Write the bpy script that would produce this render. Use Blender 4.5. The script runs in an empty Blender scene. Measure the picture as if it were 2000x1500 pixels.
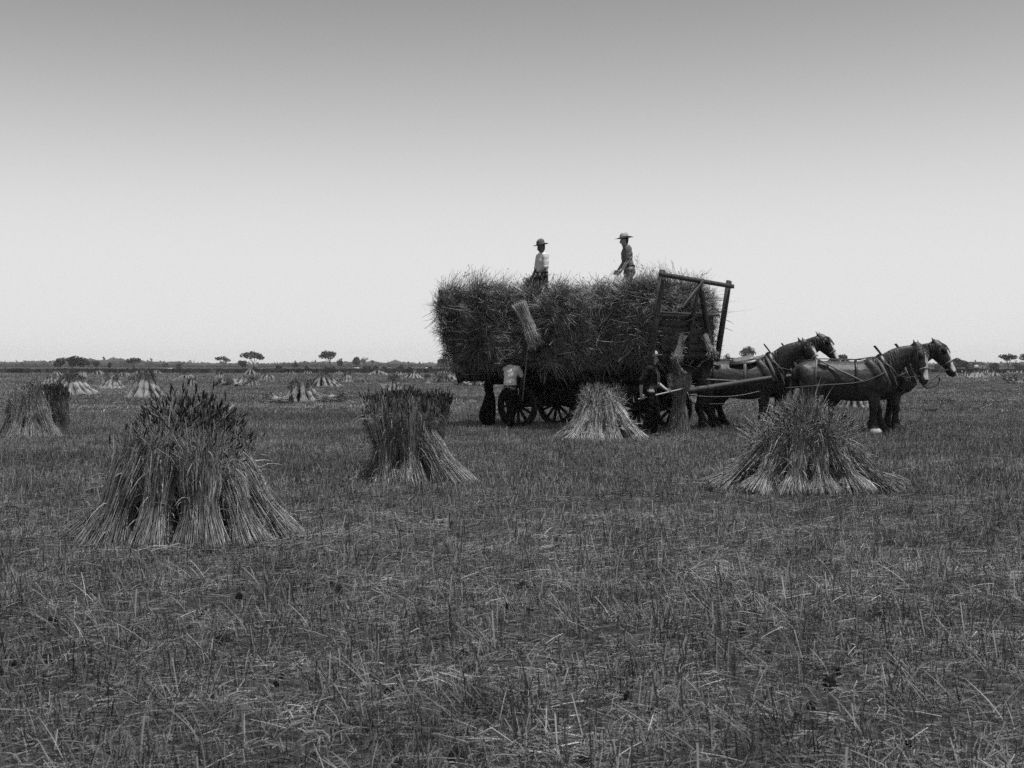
import bpy, bmesh, math, random
import numpy as np
from mathutils import Vector, Matrix, Euler, Quaternion, noise as mnoise

random.seed(7)
RNG = np.random.default_rng(11)
PI = math.pi
R = math.radians
sc = bpy.context.scene
COL = sc.collection

# ------------------------------------------------------------------ camera
FPX = 2400.0          # focal length in photo pixels (photo 2000 wide)
HZ = 715.0            # horizon row in the photo
CAMH = 1.5
cam_d = bpy.data.cameras.new('camera')
cam_d.sensor_width = 36.0
cam_d.lens = 36.0 * FPX / 2000.0
cam_d.shift_y = (HZ - 750.0) / 2000.0
cam_d.clip_start = 0.1
cam_d.clip_end = 20000.0
cam = bpy.data.objects.new('camera', cam_d)
COL.objects.link(cam)
cam.location = (0, 0, CAMH)
cam.rotation_euler = (R(90), 0, 0)
sc.camera = cam
cam_d.dof.use_dof = True
cam_d.dof.focus_distance = 17.0
cam_d.dof.aperture_fstop = 8.0

# ------------------------------------------------------------------ light
SUN_DIR = Vector((0.17, -0.10, 0.98)).normalized()     # towards the sun
SUN_EL = math.asin(SUN_DIR.z)
SUN_AZ = math.atan2(SUN_DIR.x, SUN_DIR.y)
world = bpy.data.worlds.new('World')
sc.world = world
world.use_nodes = True
wn = world.node_tree
wn.nodes.clear()
w_out = wn.nodes.new('ShaderNodeOutputWorld')
w_bg = wn.nodes.new('ShaderNodeBackground')
w_sky = wn.nodes.new('ShaderNodeTexSky')
w_sky.sky_type = 'NISHITA'
w_sky.sun_disc = False
w_sky.sun_elevation = SUN_EL
w_sky.sun_rotation = SUN_AZ
w_sky.altitude = 0
w_sky.air_density = 2.0
w_sky.dust_density = 0.4
w_sky.ozone_density = 1.0
w_sep = wn.nodes.new('ShaderNodeSeparateColor')       # black-and-white plate: one channel of the sky
def wmath(op, a, b=None):
    x = wn.nodes.new('ShaderNodeMath'); x.operation = op
    for i, v in enumerate((a, b)):
        if v is None: continue
        if isinstance(v, float): x.inputs[i].default_value = v
        else: wn.links.new(v, x.inputs[i])
    return x.outputs[0]
wn.links.new(w_sky.outputs[0], w_sep.inputs[0])
# response curve of the old plate: steep toe, then a shoulder
w_x = wmath('POWER', wmath('MULTIPLY', w_sep.outputs[0], 1 / 3.45), 3.0)
w_y = wmath('SUBTRACT', 1.0, wmath('EXPONENT', wmath('MULTIPLY', w_x, -0.58)))
wn.links.new(wmath('MULTIPLY', w_y, 7.8), w_bg.inputs[0])
w_bg.inputs[1].default_value = 0.1
wn.links.new(w_bg.outputs[0], w_out.inputs[0])

sun_d = bpy.data.lights.new('sun', 'SUN')
sun_d.energy = 5.0
sun_d.angle = R(0.53)
sun_d.color = (1, 1, 1)
sun = bpy.data.objects.new('sun', sun_d)
COL.objects.link(sun)
sun.rotation_euler = (-SUN_DIR).to_track_quat('-Z', 'Y').to_euler()
sun.location = (0, 0, 60)

sc.view_settings.view_transform = 'Standard'
sc.view_settings.look = 'None'
sc.view_settings.exposure = 0.0
sc.view_settings.gamma = 1.0
sc.view_settings.use_curve_mapping = False
sc.render.engine = 'CYCLES'
sc.cycles.max_bounces = 5
sc.cycles.diffuse_bounces = 2
sc.cycles.glossy_bounces = 2
sc.cycles.transparent_max_bounces = 4
sc.cycles.use_denoising = False
sc.cycles.use_adaptive_sampling = True
sc.cycles.adaptive_threshold = 0.02
sc.cycles.use_light_tree = False

# ------------------------------------------------------------------ helpers
def gz(x, y):
    """height of the ground at x, y (numpy friendly)"""
    x = np.asarray(x, float); y = np.asarray(y, float)
    d = np.sqrt(x * x + y * y)
    f = np.clip((60 - d) / 30, 0, 1)
    h = (0.012 * np.sin(x * 2.1 + 0.6 * np.sin(y * 1.3)) * np.cos(y * 1.7 + 0.8 * np.sin(x * 0.9))
         + 0.010 * np.sin(x * 5.3 + y * 2.2) * np.sin(y * 4.7 - x * 1.9)
         + 0.008 * np.sin(x * 0.7 + 1.0) * np.sin(y * 0.55 + 2.0))
    return h * f


def at(px, py):
    """ground point seen at photo pixel px, py"""
    Y = FPX * CAMH / (py - HZ)
    return Vector(((px - 1000.0) * Y / FPX, Y, 0.0))


def atd(px, py, Y):
    return Vector(((px - 1000.0) * Y / FPX, Y, CAMH + (HZ - py) * Y / FPX))


def props(o, label=None, cat=None, group=None, kind=None):
    if label: o['label'] = label
    if cat: o['category'] = cat
    if group: o['group'] = group
    if kind: o['kind'] = kind
    return o


def empty(name, loc=(0, 0, 0), rz=0.0, parent=None):
    o = bpy.data.objects.new(name, None)
    o.empty_display_size = 0.2
    o.location = loc
    o.rotation_euler = (0, 0, rz)
    COL.objects.link(o)
    if parent: o.parent = parent
    return o


def link(name, me, mats=None, parent=None):
    o = bpy.data.objects.new(name, me)
    if mats is not None and len(me.materials) == 0:
        for m in (mats if isinstance(mats, (list, tuple)) else [mats]):
            me.materials.append(m)
    COL.objects.link(o)
    if parent: o.parent = parent
    return o


def mesh_np(name, V, Q=None, T=None, tone=None, mat=None, smooth=False):
    V = np.asarray(V, np.float32).reshape(-1, 3)
    Q = np.zeros((0, 4), np.int32) if Q is None else np.asarray(Q, np.int32).reshape(-1, 4)
    T = np.zeros((0, 3), np.int32) if T is None else np.asarray(T, np.int32).reshape(-1, 3)
    me = bpy.data.meshes.new(name)
    me.vertices.add(len(V))
    me.vertices.foreach_set('co', V.ravel())
    nl = Q.size + T.size
    me.loops.add(nl)
    me.loops.foreach_set('vertex_index', np.concatenate([Q.ravel(), T.ravel()]).astype(np.int32))
    me.polygons.add(len(Q) + len(T))
    st = np.concatenate([np.arange(len(Q)) * 4, Q.size + np.arange(len(T)) * 3]).astype(np.int32)
    me.polygons.foreach_set('loop_start', st)
    if smooth:
        me.polygons.foreach_set('use_smooth', np.ones(len(Q) + len(T), bool))
    if tone is not None:
        a = me.attributes.new('tone', 'FLOAT', 'POINT')
        a.data.foreach_set('value', np.asarray(tone, np.float32).ravel())
    me.update(calc_edges=True)
    me.validate()
    if mat is not None:
        for m in (mat if isinstance(mat, (list, tuple)) else [mat]):
            me.materials.append(m)
    return me


class Batch:
    """collects numpy geometry with a per-vertex tone"""
    def __init__(s):
        s.V = []; s.Q = []; s.T = []; s.t = []; s.n = 0

    def add(s, V, Q=None, T=None, tone=1.0):
        V = np.asarray(V, float).reshape(-1, 3)
        if Q is not None and len(Q): s.Q.append(np.asarray(Q).reshape(-1, 4) + s.n)
        if T is not None and len(T): s.T.append(np.asarray(T).reshape(-1, 3) + s.n)
        s.V.append(V)
        s.t.append(np.broadcast_to(np.asarray(tone, float), (len(V),)).copy())
        s.n += len(V)

    def mesh(s, name, mat, smooth=False):
        return mesh_np(name, np.concatenate(s.V),
                       np.concatenate(s.Q) if s.Q else None,
                       np.concatenate(s.T) if s.T else None,
                       np.concatenate(s.t), mat, smooth)


def strands(P, Rad, m=3, tone=None, rng=RNG):
    """P (n,k,3) polylines, Rad (n,k) radii -> prisms (m>=3) or ribbons (m=2)"""
    P = np.asarray(P, float)
    n, k, _ = P.shape
    Rad = np.broadcast_to(np.asarray(Rad, float), (n, k))
    T = np.gradient(P, axis=1)
    T /= np.linalg.norm(T, axis=2, keepdims=True) + 1e-9
    rv = rng.normal(size=(n, 1, 3))
    S = np.cross(T, np.broadcast_to(rv, T.shape))
    S /= np.linalg.norm(S, axis=2, keepdims=True) + 1e-9
    B = np.cross(T, S)
    if m == 2:
        ang = np.array([0.0, PI])
    else:
        ang = np.arange(m) * 2 * PI / m
    V = (P[:, :, None, :] + Rad[:, :, None, None] *
         (np.cos(ang)[None, None, :, None] * S[:, :, None, :] + np.sin(ang)[None, None, :, None] * B[:, :, None, :]))
    idx = np.arange(n * k * m).reshape(n, k, m)
    if m == 2:
        Q = np.stack([idx[:, :-1, 0], idx[:, :-1, 1], idx[:, 1:, 1], idx[:, 1:, 0]], -1).reshape(-1, 4)
    else:
        nx = np.roll(idx, -1, axis=2)
        Q = np.stack([idx[:, :-1], nx[:, :-1], nx[:, 1:], idx[:, 1:]], -1).reshape(-1, 4)
    tn = np.ones(n) if tone is None else np.asarray(tone, float)
    return V.reshape(-1, 3), Q, np.repeat(tn, k * m)


def box(B, c, s, rot=None, tone=1.0):
    """box centred at c with full sizes s; rot = Matrix 3x3"""
    v = np.array([[x, y, z] for x in (-.5, .5) for y in (-.5, .5) for z in (-.5, .5)]) * np.array(s)
    if rot is not None:
        v = v @ np.array(rot).T
    v = v + np.array(c)
    q = [[0, 1, 3, 2], [4, 6, 7, 5], [0, 4, 5, 1], [2, 3, 7, 6], [0, 2, 6, 4], [1, 5, 7, 3]]
    B.add(v, Q=q, tone=tone)


def beam(B, a, b, w, h, side=(0, 1, 0), tone=1.0):
    """rectangular bar from a to b, w along side, h across, with bevelled ends"""
    a = Vector(a); b = Vector(b); t = (b - a).normalized()
    s = Vector(side); s = (s - t * s.dot(t)).normalized(); u = t.cross(s)
    rows = []
    L = (b - a).length; e = min(w, h) * 0.15
    c = min(w, h) * 0.12
    for d, k in ((0, c), (e, 0), (L - e, 0), (L, c)):
        p = a + t * d
        for sx, sy in ((-1, -1), (1, -1), (1, 1), (-1, 1)):
            rows.append(p + s * sx * (w / 2 - k) + u * sy * (h / 2 - k))
    q = []
    for r in range(3):
        for i in range(4):
            j = (i + 1) % 4
            q.append([r * 4 + i, r * 4 + j, r * 4 + 4 + j, r * 4 + 4 + i])
    q.append([3, 2, 1, 0]); q.append([12, 13, 14, 15])
    B.add([list(v) for v in rows], Q=q, tone=tone)


def tube(B, pts, side=(0, 1, 0), n=12, cap=True, tone=1.0):
    """pts: (co, r_side, r_other). Smooth closed tube with round ends."""
    P = [Vector(p[0]) for p in pts]
    ra = [p[1] for p in pts]; rb = [p[2] if len(p) > 2 else p[1] for p in pts]
    k = len(P)
    Ts = []
    for i in range(k):
        t = (P[min(i + 1, k - 1)] - P[max(i - 1, 0)])
        Ts.append(t.normalized())
    rings = []
    def ring(c, t, a, b):
        s = Vector(side); s = s - t * s.dot(t)
        if s.length < 1e-4: s = Vector((1, 0, 0)) - t * t.x
        s.normalize(); u = t.cross(s)
        return [list(c + s * math.cos(2 * PI * j / n) * a + u * math.sin(2 * PI * j / n) * b) for j in range(n)]
    if cap:
        m0 = min(ra[0], rb[0])
        rings.append(ring(P[0] - Ts[0] * m0 * 0.85, Ts[0], ra[0] * .45, rb[0] * .45))
        rings.append(ring(P[0] - Ts[0] * m0 * 0.5, Ts[0], ra[0] * .82, rb[0] * .82))
    for i in range(k):
        rings.append(ring(P[i], Ts[i], ra[i], rb[i]))
    if cap:
        m1 = min(ra[-1], rb[-1])
        rings.append(ring(P[-1] + Ts[-1] * m1 * 0.5, Ts[-1], ra[-1] * .82, rb[-1] * .82))
        rings.append(ring(P[-1] + Ts[-1] * m1 * 0.85, Ts[-1], ra[-1] * .45, rb[-1] * .45))
    V = [v for r in rings for v in r]
    Q = []; T = []
    K = len(rings)
    for i in range(K - 1):
        for j in range(n):
            j2 = (j + 1) % n
            Q.append([i * n + j, i * n + j2, i * n + n + j2, i * n + n + j])
    c0 = len(V); V.append(list(np.mean(rings[0], axis=0)))
    c1 = len(V); V.append(list(np.mean(rings[-1], axis=0)))
    for j in range(n):
        j2 = (j + 1) % n
        T.append([c0, j2, j]); T.append([c1, (K - 1) * n + j, (K - 1) * n + j2])
    B.add(V, Q=Q, T=T, tone=tone)


def cat_rom(pts, sub=4):
    """smooth a list of tuples of floats"""
    A = np.array(pts, float)
    out = []
    n = len(A)
    for i in range(n - 1):
        p0 = A[max(i - 1, 0)]; p1 = A[i]; p2 = A[i + 1]; p3 = A[min(i + 2, n - 1)]
        for j in range(sub):
            t = j / sub
            out.append(0.5 * ((2 * p1) + (-p0 + p2) * t + (2 * p0 - 5 * p1 + 4 * p2 - p3) * t * t + (-p0 + 3 * p1 - 3 * p2 + p3) * t ** 3))
    out.append(A[-1])
    return np.array(out)


def stube(B, pts, side=(0, 1, 0), n=14, sub=3, tone=1.0):
    """tube through (x,y,z,ra,rb) rows, smoothed"""
    C = cat_rom(pts, sub)
    tube(B, [((c[0], c[1], c[2]), max(c[3], .002), max(c[4], .002)) for c in C], side, n, True, tone)


def cord(pts, r, n=6, sub=4):
    B = Batch()
    C = cat_rom([(p[0], p[1], p[2]) for p in pts], sub)
    tube(B, [((c[0], c[1], c[2]), r) for c in C], (0.13, 0.9, 0.31), n)
    return B


def fuse(B, name, mats, voxel, smooth=6, parent=None, pick=None, disp=0.0):
    """voxel-union of everything in the batch -> ONE continuous smooth mesh"""
    me = B.mesh(name + '_raw', None)
    me.materials.clear()
    o = bpy.data.objects.new(name + '_tmp', me)
    COL.objects.link(o)
    m = o.modifiers.new('r', 'REMESH'); m.mode = 'VOXEL'; m.voxel_size = voxel; m.use_smooth_shade = True
    if smooth:
        s = o.modifiers.new('s', 'SMOOTH'); s.factor = 0.5; s.iterations = smooth
    dg = bpy.context.evaluated_depsgraph_get()
    dg.update()
    ev = o.evaluated_get(dg)
    nm = bpy.data.meshes.new_from_object(ev, depsgraph=dg)
    bpy.data.objects.remove(o)
    nm.name = name
    nm.materials.clear()
    for mt in (mats if isinstance(mats, (list, tuple)) else [mats]):
        nm.materials.append(mt)
    n = len(nm.vertices)
    if disp:
        co = np.empty(n * 3, np.float32); nm.vertices.foreach_get('co', co); co = co.reshape(-1, 3)
        no = np.empty(n * 3, np.float32); nm.vertices.foreach_get('normal', no); no = no.reshape(-1, 3)
        d = (np.sin(co[:, 0] * 41 + co[:, 2] * 17) * np.sin(co[:, 1] * 37 + co[:, 2] * 23) +
             .6 * np.sin(co[:, 2] * 53 + 9 * co[:, 0] + 14 * co[:, 1]))
        co = co + no * (d * disp)[:, None]
        nm.vertices.foreach_set('co', co.ravel().astype(np.float32))
    if pick is not None:
        c = np.empty(len(nm.polygons) * 3, np.float32); nm.polygons.foreach_get('center', c); c = c.reshape(-1, 3)
        nn = np.empty(len(nm.polygons) * 3, np.float32); nm.polygons.foreach_get('normal', nn); nn = nn.reshape(-1, 3)
        nm.polygons.foreach_set('material_index', pick(c, nn).astype(np.int32))
    nm.polygons.foreach_set('use_smooth', np.ones(len(nm.polygons), bool))
    nm.update()
    return link(name, nm, None, parent)


# ------------------------------------------------------------------ materials (all grey: the plate is black-and-white)
def mat(name, v, rough=0.8, spec=0.3, noise=None, tone=False, bump=None, objvar=0.0, world_noise=None, trans=0.0):
    m = bpy.data.materials.new(name)
    m.use_nodes = True
    nt = m.node_tree
    b = nt.nodes['Principled BSDF']
    b.inputs['Roughness'].default_value = rough
    b.inputs['Specular IOR Level'].default_value = spec
    val = nt.nodes.new('ShaderNodeValue'); val.outputs[0].default_value = v
    cur = val.outputs[0]

    def mul(a, c):
        x = nt.nodes.new('ShaderNodeMath'); x.operation = 'MULTIPLY'
        nt.links.new(a, x.inputs[0])
        if isinstance(c, float): x.inputs[1].default_value = c
        else: nt.links.new(c, x.inputs[1])
        return x.outputs[0]

    def rng(a, f0, f1, t0, t1):
        x = nt.nodes.new('ShaderNodeMapRange')
        nt.links.new(a, x.inputs['Value'])
        x.inputs['From Min'].default_value = f0; x.inputs['From Max'].default_value = f1
        x.inputs['To Min'].default_value = t0; x.inputs['To Max'].default_value = t1
        return x.outputs[0]

    def nz(scale, stretch, pos):
        tc = nt.nodes.new('ShaderNodeNewGeometry') if pos == 'world' else nt.nodes.new('ShaderNodeTexCoord')
        mp = nt.nodes.new('ShaderNodeMapping'); mp.inputs['Scale'].default_value = stretch
        nt.links.new(tc.outputs['Position'] if pos == 'world' else tc.outputs['Object'], mp.inputs['Vector'])
        n = nt.nodes.new('ShaderNodeTexNoise'); n.inputs['Scale'].default_value = scale
        n.inputs['Detail'].default_value = 5; n.inputs['Roughness'].default_value = 0.6
        nt.links.new(mp.outputs[0], n.inputs['Vector'])
        return n.outputs[0]

    if tone:
        at_ = nt.nodes.new('ShaderNodeAttribute'); at_.attribute_name = 'tone'
        cur = mul(cur, at_.outputs['Fac'])
    if noise:
        for (scale, stretch, lo, hi) in noise:
            cur = mul(cur, rng(nz(scale, stretch, 'object'), 0.3, 0.7, lo, hi))
    if world_noise:
        for (scale, stretch, lo, hi) in world_noise:
            cur = mul(cur, rng(nz(scale, stretch, 'world'), 0.35, 0.65, lo, hi))
    if objvar:
        oi = nt.nodes.new('ShaderNodeObjectInfo')
        cur = mul(cur, rng(oi.outputs['Random'], 0, 1, 1 - objvar, 1 + objvar))
    nt.links.new(cur, b.inputs['Base Color'])
    if bump:
        n = nz(bump[0], (1, 1, 1), 'object')
        bp = nt.nodes.new('ShaderNodeBump'); bp.inputs['Strength'].default_value = bump[1]
        bp.inputs['Distance'].default_value = bump[2]
        nt.links.new(n, bp.inputs['Height']); nt.links.new(bp.outputs[0], b.inputs['Normal'])
    return m


M = {}
M['soil'] = mat('soil', 0.035, 0.95, 0.1, bump=(9.0, 0.8, 0.05),
                world_noise=[(0.5, (1, 1, 1), .75, 1.25), (14.0, (1, 1, 1), .45, 1.6), (70.0, (1, 1, 1), .6, 1.5), (0.012, (1, 6, 1), .8, 1.25)])
GN_ = [(0.16, (0.35, 1, 1), .66, 1.34), (1.6, (1, 1, 1), .62, 1.4), (0.018, (0.5, 3, 1), .8, 1.2)]
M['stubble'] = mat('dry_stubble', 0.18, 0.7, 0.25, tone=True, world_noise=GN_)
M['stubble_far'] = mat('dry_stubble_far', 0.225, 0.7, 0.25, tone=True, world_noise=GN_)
M['straw'] = mat('straw', 0.245, 0.6, 0.25, tone=True, noise=[(26.0, (1, 1, .22), .45, 1.5), (7.0, (1, 1, .5), .6, 1.35)], objvar=0.15)
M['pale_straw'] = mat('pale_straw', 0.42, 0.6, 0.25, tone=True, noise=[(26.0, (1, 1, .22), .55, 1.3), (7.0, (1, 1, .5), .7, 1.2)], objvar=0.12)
M['straw_core'] = mat('straw_core', 0.02, 0.9, 0.1, noise=[(30.0, (1, 1, .3), .3, 1.7)])  # far darker than the straw: shade between stalks is put into the colour
M['ears'] = mat('grain_ears', 0.020, 0.7, 0.2, tone=True, objvar=0.2)
M['load_straw'] = mat('load_straw', 0.20, 0.6, 0.25, tone=True, noise=[(5.0, (1, 1, 1), .4, 1.6)], objvar=0.45)
M['load_core'] = mat('load_core', 0.012, 0.95, 0.05, noise=[(9.0, (1, 1, 1), .4, 1.6)])  # shade of the hollows between the load sheaves is painted into this colour
M['far_straw'] = mat('far_straw', 0.25, 0.8, 0.2, tone=True, noise=[(4.0, (1, 1, .3), .5, 1.4)], objvar=0.15)
M['twine'] = mat('twine', 0.10, 0.9, 0.1)
M['coat'] = mat('horse_coat', 0.027, 0.50, 0.4, noise=[(2.5, (1, 1, 1), .5, 1.6), (60, (1, 1, .3), .8, 1.2)], bump=(8, .5, .04))
M['coat_dark'] = mat('dark_points', 0.010, 0.6, 0.3)
M['white_hair'] = mat('white_hair', 0.5, 0.7, 0.2, noise=[(30, (1, 1, .4), .7, 1.15)])
M['mane'] = mat('mane_hair', 0.035, 0.5, 0.4, tone=True)
M['mane_light'] = mat('pale_mane_hair', 0.10, 0.5, 0.4, tone=True)
M['hoof'] = mat('hoof', 0.06, 0.6, 0.3)
M['eye'] = mat('eye', 0.005, 0.08, 0.6)
M['leather'] = mat('leather', 0.014, 0.42, 0.45, noise=[(20, (1, 1, 1), .6, 1.5)])
M['strap'] = mat('worn_leather_strap', 0.13, 0.5, 0.4, noise=[(20, (1, 1, 1), .6, 1.3)])
M['canvas'] = mat('collar_lining', 0.16, 0.9, 0.1, noise=[(25, (1, 1, 1), .7, 1.2)])
M['iron'] = mat('iron', 0.025, 0.45, 0.5, noise=[(40, (1, 1, 1), .5, 1.6)])
M['wood'] = mat('weathered_wood', 0.055, 0.75, 0.25, noise=[(12, (.25, 1, 1), .5, 1.5), (70, (.12, 1, 1), .7, 1.3)], objvar=.25)
M['wood_dark'] = mat('tarred_wood', 0.012, 0.7, 0.25, noise=[(12, (.25, 1, 1), .5, 1.6)], objvar=.25)
M['wood_pale'] = mat('bare_pole_wood', 0.055, 0.65, 0.3, noise=[(12, (.15, 1, 1), .6, 1.4)])
M['handle'] = mat('fork_handle', 0.30, 0.5, 0.35, noise=[(30, (1, 1, 1), .7, 1.2)])
M['skin'] = mat('skin', 0.10, 0.55, 0.4, noise=[(12, (1, 1, 1), .8, 1.15)])
M['skin_lit'] = mat('lit_skin', 0.30, 0.55, 0.4, noise=[(12, (1, 1, 1), .8, 1.15)])  # brighter copy of the skin: sunlight on it is put into the colour
M['hair'] = mat('hair', 0.012, 0.6, 0.3)
M['shirt_white'] = mat('white_cotton', 0.72, 0.9, 0.1, bump=(22, .5, .02), noise=[(6, (1, 1, 1), .85, 1.05)])
M['shirt_grey'] = mat('grey_cotton', 0.16, 0.9, 0.1, bump=(22, .6, .02), noise=[(6, (1, 1, 1), .75, 1.2)])
M['shirt_dark'] = mat('dark_cotton', 0.018, 0.9, 0.1, bump=(22, .5, .02), noise=[(6, (1, 1, 1), .7, 1.3)])
M['trouser_dark'] = mat('dark_trousers', 0.022, 0.9, 0.1, bump=(18, .6, .02), noise=[(6, (1, 1, 1), .7, 1.4)])
M['trouser_black'] = mat('black_trousers', 0.009, 0.9, 0.1, bump=(18, .6, .02), noise=[(6, (1, 1, 1), .7, 1.3)])
M['trouser_mid'] = mat('moleskin_trousers', 0.11, 0.85, 0.15, bump=(16, .9, .03), noise=[(6, (1, 1, 1), .6, 1.3)])
M['felt_light'] = mat('light_felt', 0.34, 0.85, 0.15, noise=[(14, (1, 1, 1), .7, 1.15)])
M['felt_mid'] = mat('mid_felt', 0.12, 0.85, 0.15, noise=[(14, (1, 1, 1), .6, 1.3)])
M['felt_dark'] = mat('dark_felt', 0.055, 0.85, 0.15, noise=[(14, (1, 1, 1), .6, 1.3)])
M['hatband'] = mat('hat_band', 0.01, 0.6, 0.2)
M['boot'] = mat('boot', 0.014, 0.5, 0.4)
M['leaf'] = mat('gum_leaf', 0.035, 0.6, 0.3, tone=True, objvar=.2)
M['bark'] = mat('bark', 0.10, 0.9, 0.1, noise=[(3, (1, 1, .3), .6, 1.4)])
M['scrub'] = mat('scrub', 0.05, 0.9, 0.1, tone=True)
M['crop'] = mat('standing_crop', 0.055, 0.9, 0.1, tone=True)
M['clod'] = mat('clod', 0.02, 0.95, 0.05, bump=(20, .8, .02))
M['white_wall'] = mat('whitewash', 0.75, 0.8, 0.2, noise=[(1, (1, 1, 1), .85, 1.1)])
M['grey_wall'] = mat('iron_cladding', 0.16, 0.7, 0.3, noise=[(1, (1, 1, 1), .8, 1.2)])
M['roof'] = mat('dark_roof', 0.035, 0.6, 0.3, noise=[(1, (1, 1, 1), .8, 1.2)])
M['sack'] = mat('dark_sacking', 0.010, 0.95, 0.05, bump=(30, .6, .02))

# ------------------------------------------------------------------ ground
def axis(lo, hi, step, far_lo, far_hi):
    a = list(np.arange(lo, hi + 1e-6, step))
    s = step; v = hi
    while v < far_hi:
        s *= 1.35; v += s; a.append(min(v, far_hi))
    s = step; v = lo
    while v > far_lo:
        s *= 1.35; v -= s; a.insert(0, max(v, far_lo))
    return np.array(a)


xs = axis(-18, 18, 0.22, -6000, 6000)
ys = axis(2, 36, 0.22, -3000, 9000)
GX, GY = np.meshgrid(xs, ys)
GZ = gz(GX, GY)
idx = np.arange(GX.size).reshape(GX.shape)
Q = np.stack([idx[:-1, :-1], idx[:-1, 1:], idx[1:, 1:], idx[1:, :-1]], -1).reshape(-1, 4)
g = link('ground', mesh_np('ground', np.stack([GX, GY, GZ], -1), Q, smooth=True), M['soil'])
props(g, kind='structure')


# ------------------------------------------------------------------ stubble (uncountable: instanced clumps)
def clump(kind, seed, n, rad, h0, h1, w, k=3):
    r = np.random.default_rng(seed)
    B = Batch()
    a = r.uniform(0, 2 * PI, n); d = rad * np.sqrt(r.uniform(0, 1, n))
    base = np.stack([d * np.cos(a), d * np.sin(a), np.full(n, -0.012)], -1)
    L = r.uniform(h0, h1, n)
    if kind == 'up':
        lean = r.normal(0, .22, (n, 2)) + r.normal(0, .10, (1, 2))
        dirv = np.stack([lean[:, 0], lean[:, 1], np.ones(n)], -1)
        curve = .05
    elif kind == 'mat':
        az = r.uniform(0, 2 * PI, n); el = r.uniform(-.02, .35, n)
        dirv = np.stack([np.cos(az), np.sin(az), el], -1)
        base[:, 2] = r.uniform(.0, .035, n)
        curve = .25
    else:
        az = r.uniform(0, 2 * PI, n); el = r.uniform(.4, 2.2, n)
        dirv = np.stack([np.cos(az), np.sin(az), el], -1)
        curve = .7
    dirv /= np.linalg.norm(dirv, axis=1, keepdims=True)
    t = np.linspace(0, 1, k)
    P = base[:, None] + dirv[:, None] * (t[None, :, None] * L[:, None, None])
    bend = r.normal(0, curve, (n, 2))
    P[:, :, 0] += bend[:, :1] * L[:, None] * t[None] ** 2
    P[:, :, 1] += bend[:, 1:] * L[:, None] * t[None] ** 2
    P[:, :, 2] -= np.abs(bend).sum(1)[:, None] * .5 * L[:, None] * t[None] ** 2
    P[:, 1:, 2] = np.maximum(P[:, 1:, 2], .004)
    prof = np.ones(k) if kind != 'tuft' else np.linspace(1, .35, k)
    tn = np.clip(r.lognormal(-.1, .38, n), .3, 2.0)
    B.add(*[x for x in strands(P, (w * r.uniform(.6, 1.3, n))[:, None] * prof[None], 2, tn, r)][:2], tone=np.repeat(tn, k * 2))
    return B


def make_protos(tag, specs):
    c = bpy.data.collections.new(tag)
    for i, (parts) in enumerate(specs):
        B = Batch()
        for p in parts:
            q = clump(*p)
            B.add(np.concatenate(q.V), np.concatenate(q.Q), tone=np.concatenate(q.t))
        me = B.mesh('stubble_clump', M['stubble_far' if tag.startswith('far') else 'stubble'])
        o = bpy.data.objects.new('stubble_clump', me)
        c.objects.link(o)
    return c


def scatter(name, coll, pts, scl, mt=None, seed=0, flat=True, label=None):
    r = np.random.default_rng(seed)
    n = len(pts)
    me = bpy.data.meshes.new(name)
    me.vertices.add(n)
    me.vertices.foreach_set('co', np.asarray(pts, np.float32).ravel())
    a = me.attributes.new('rot', 'FLOAT_VECTOR', 'POINT')
    rot = np.zeros((n, 3), np.float32)
    rot[:, 2] = r.uniform(0, 2 * PI, n)
    if flat:
        rot[:, 0] = r.normal(0, .06, n); rot[:, 1] = r.normal(0, .06, n)
    else:
        rot[:, :2] = r.uniform(0, 6.28, (n, 2))
    a.data.foreach_set('vector', rot.ravel())
    a = me.attributes.new('scl', 'FLOAT', 'POINT')
    a.data.foreach_set('value', np.asarray(scl, np.float32))
    a = me.attributes.new('pick', 'INT', 'POINT')
    a.data.foreach_set('value', r.integers(0, len(coll.objects), n).astype(np.int32))
    o = link(name, me)
    ng = bpy.data.node_groups.new(name, 'GeometryNodeTree')
    ng.interface.new_socket('Geometry', in_out='INPUT', socket_type='NodeSocketGeometry')
    ng.interface.new_socket('Geometry', in_out='OUTPUT', socket_type='NodeSocketGeometry')
    N = ng.nodes
    gi = N.new('NodeGroupInput'); go = N.new('NodeGroupOutput')
    ci = N.new('GeometryNodeCollectionInfo'); ci.inputs['Collection'].default_value = coll
    ci.inputs['Separate Children'].default_value = True
    ci.inputs['Reset Children'].default_value = True
    ip = N.new('GeometryNodeInstanceOnPoints')
    ip.inputs['Pick Instance'].default_value = True

    def attr(nm, ty):
        x = N.new('GeometryNodeInputNamedAttribute'); x.data_type = ty; x.inputs['Name'].default_value = nm
        return [s for s in x.outputs if s.enabled and s.name == 'Attribute'][0]
    ng.links.new(gi.outputs[0], ip.inputs['Points'])
    ng.links.new(ci.outputs[0], ip.inputs['Instance'])
    ng.links.new(attr('pick', 'INT'), ip.inputs['Instance Index'])
    ng.links.new(attr('rot', 'FLOAT_VECTOR'), ip.inputs['Rotation'])
    ng.links.new(attr('scl', 'FLOAT'), ip.inputs['Scale'])
    ng.links.new(ip.outputs[0], go.inputs[0])
    md = o.modifiers.new('scatter', 'NODES'); md.node_group = ng
    return o


def wedge_pts(y0, y1, dens, seed, margin=1.5, half=0.44):
    """random ground points in the field of view between depths y0 and y1"""
    r = np.random.default_rng(seed)
    W = y1 * half + margin
    n = int((y1 - y0) * 2 * W * dens)
    x = r.uniform(-W, W, n); y = r.uniform(y0, y1, n)
    k = np.abs(x) < y * half + margin
    x, y = x[k], y[k]
    return np.stack([x, y, gz(x, y)], -1), r


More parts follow.
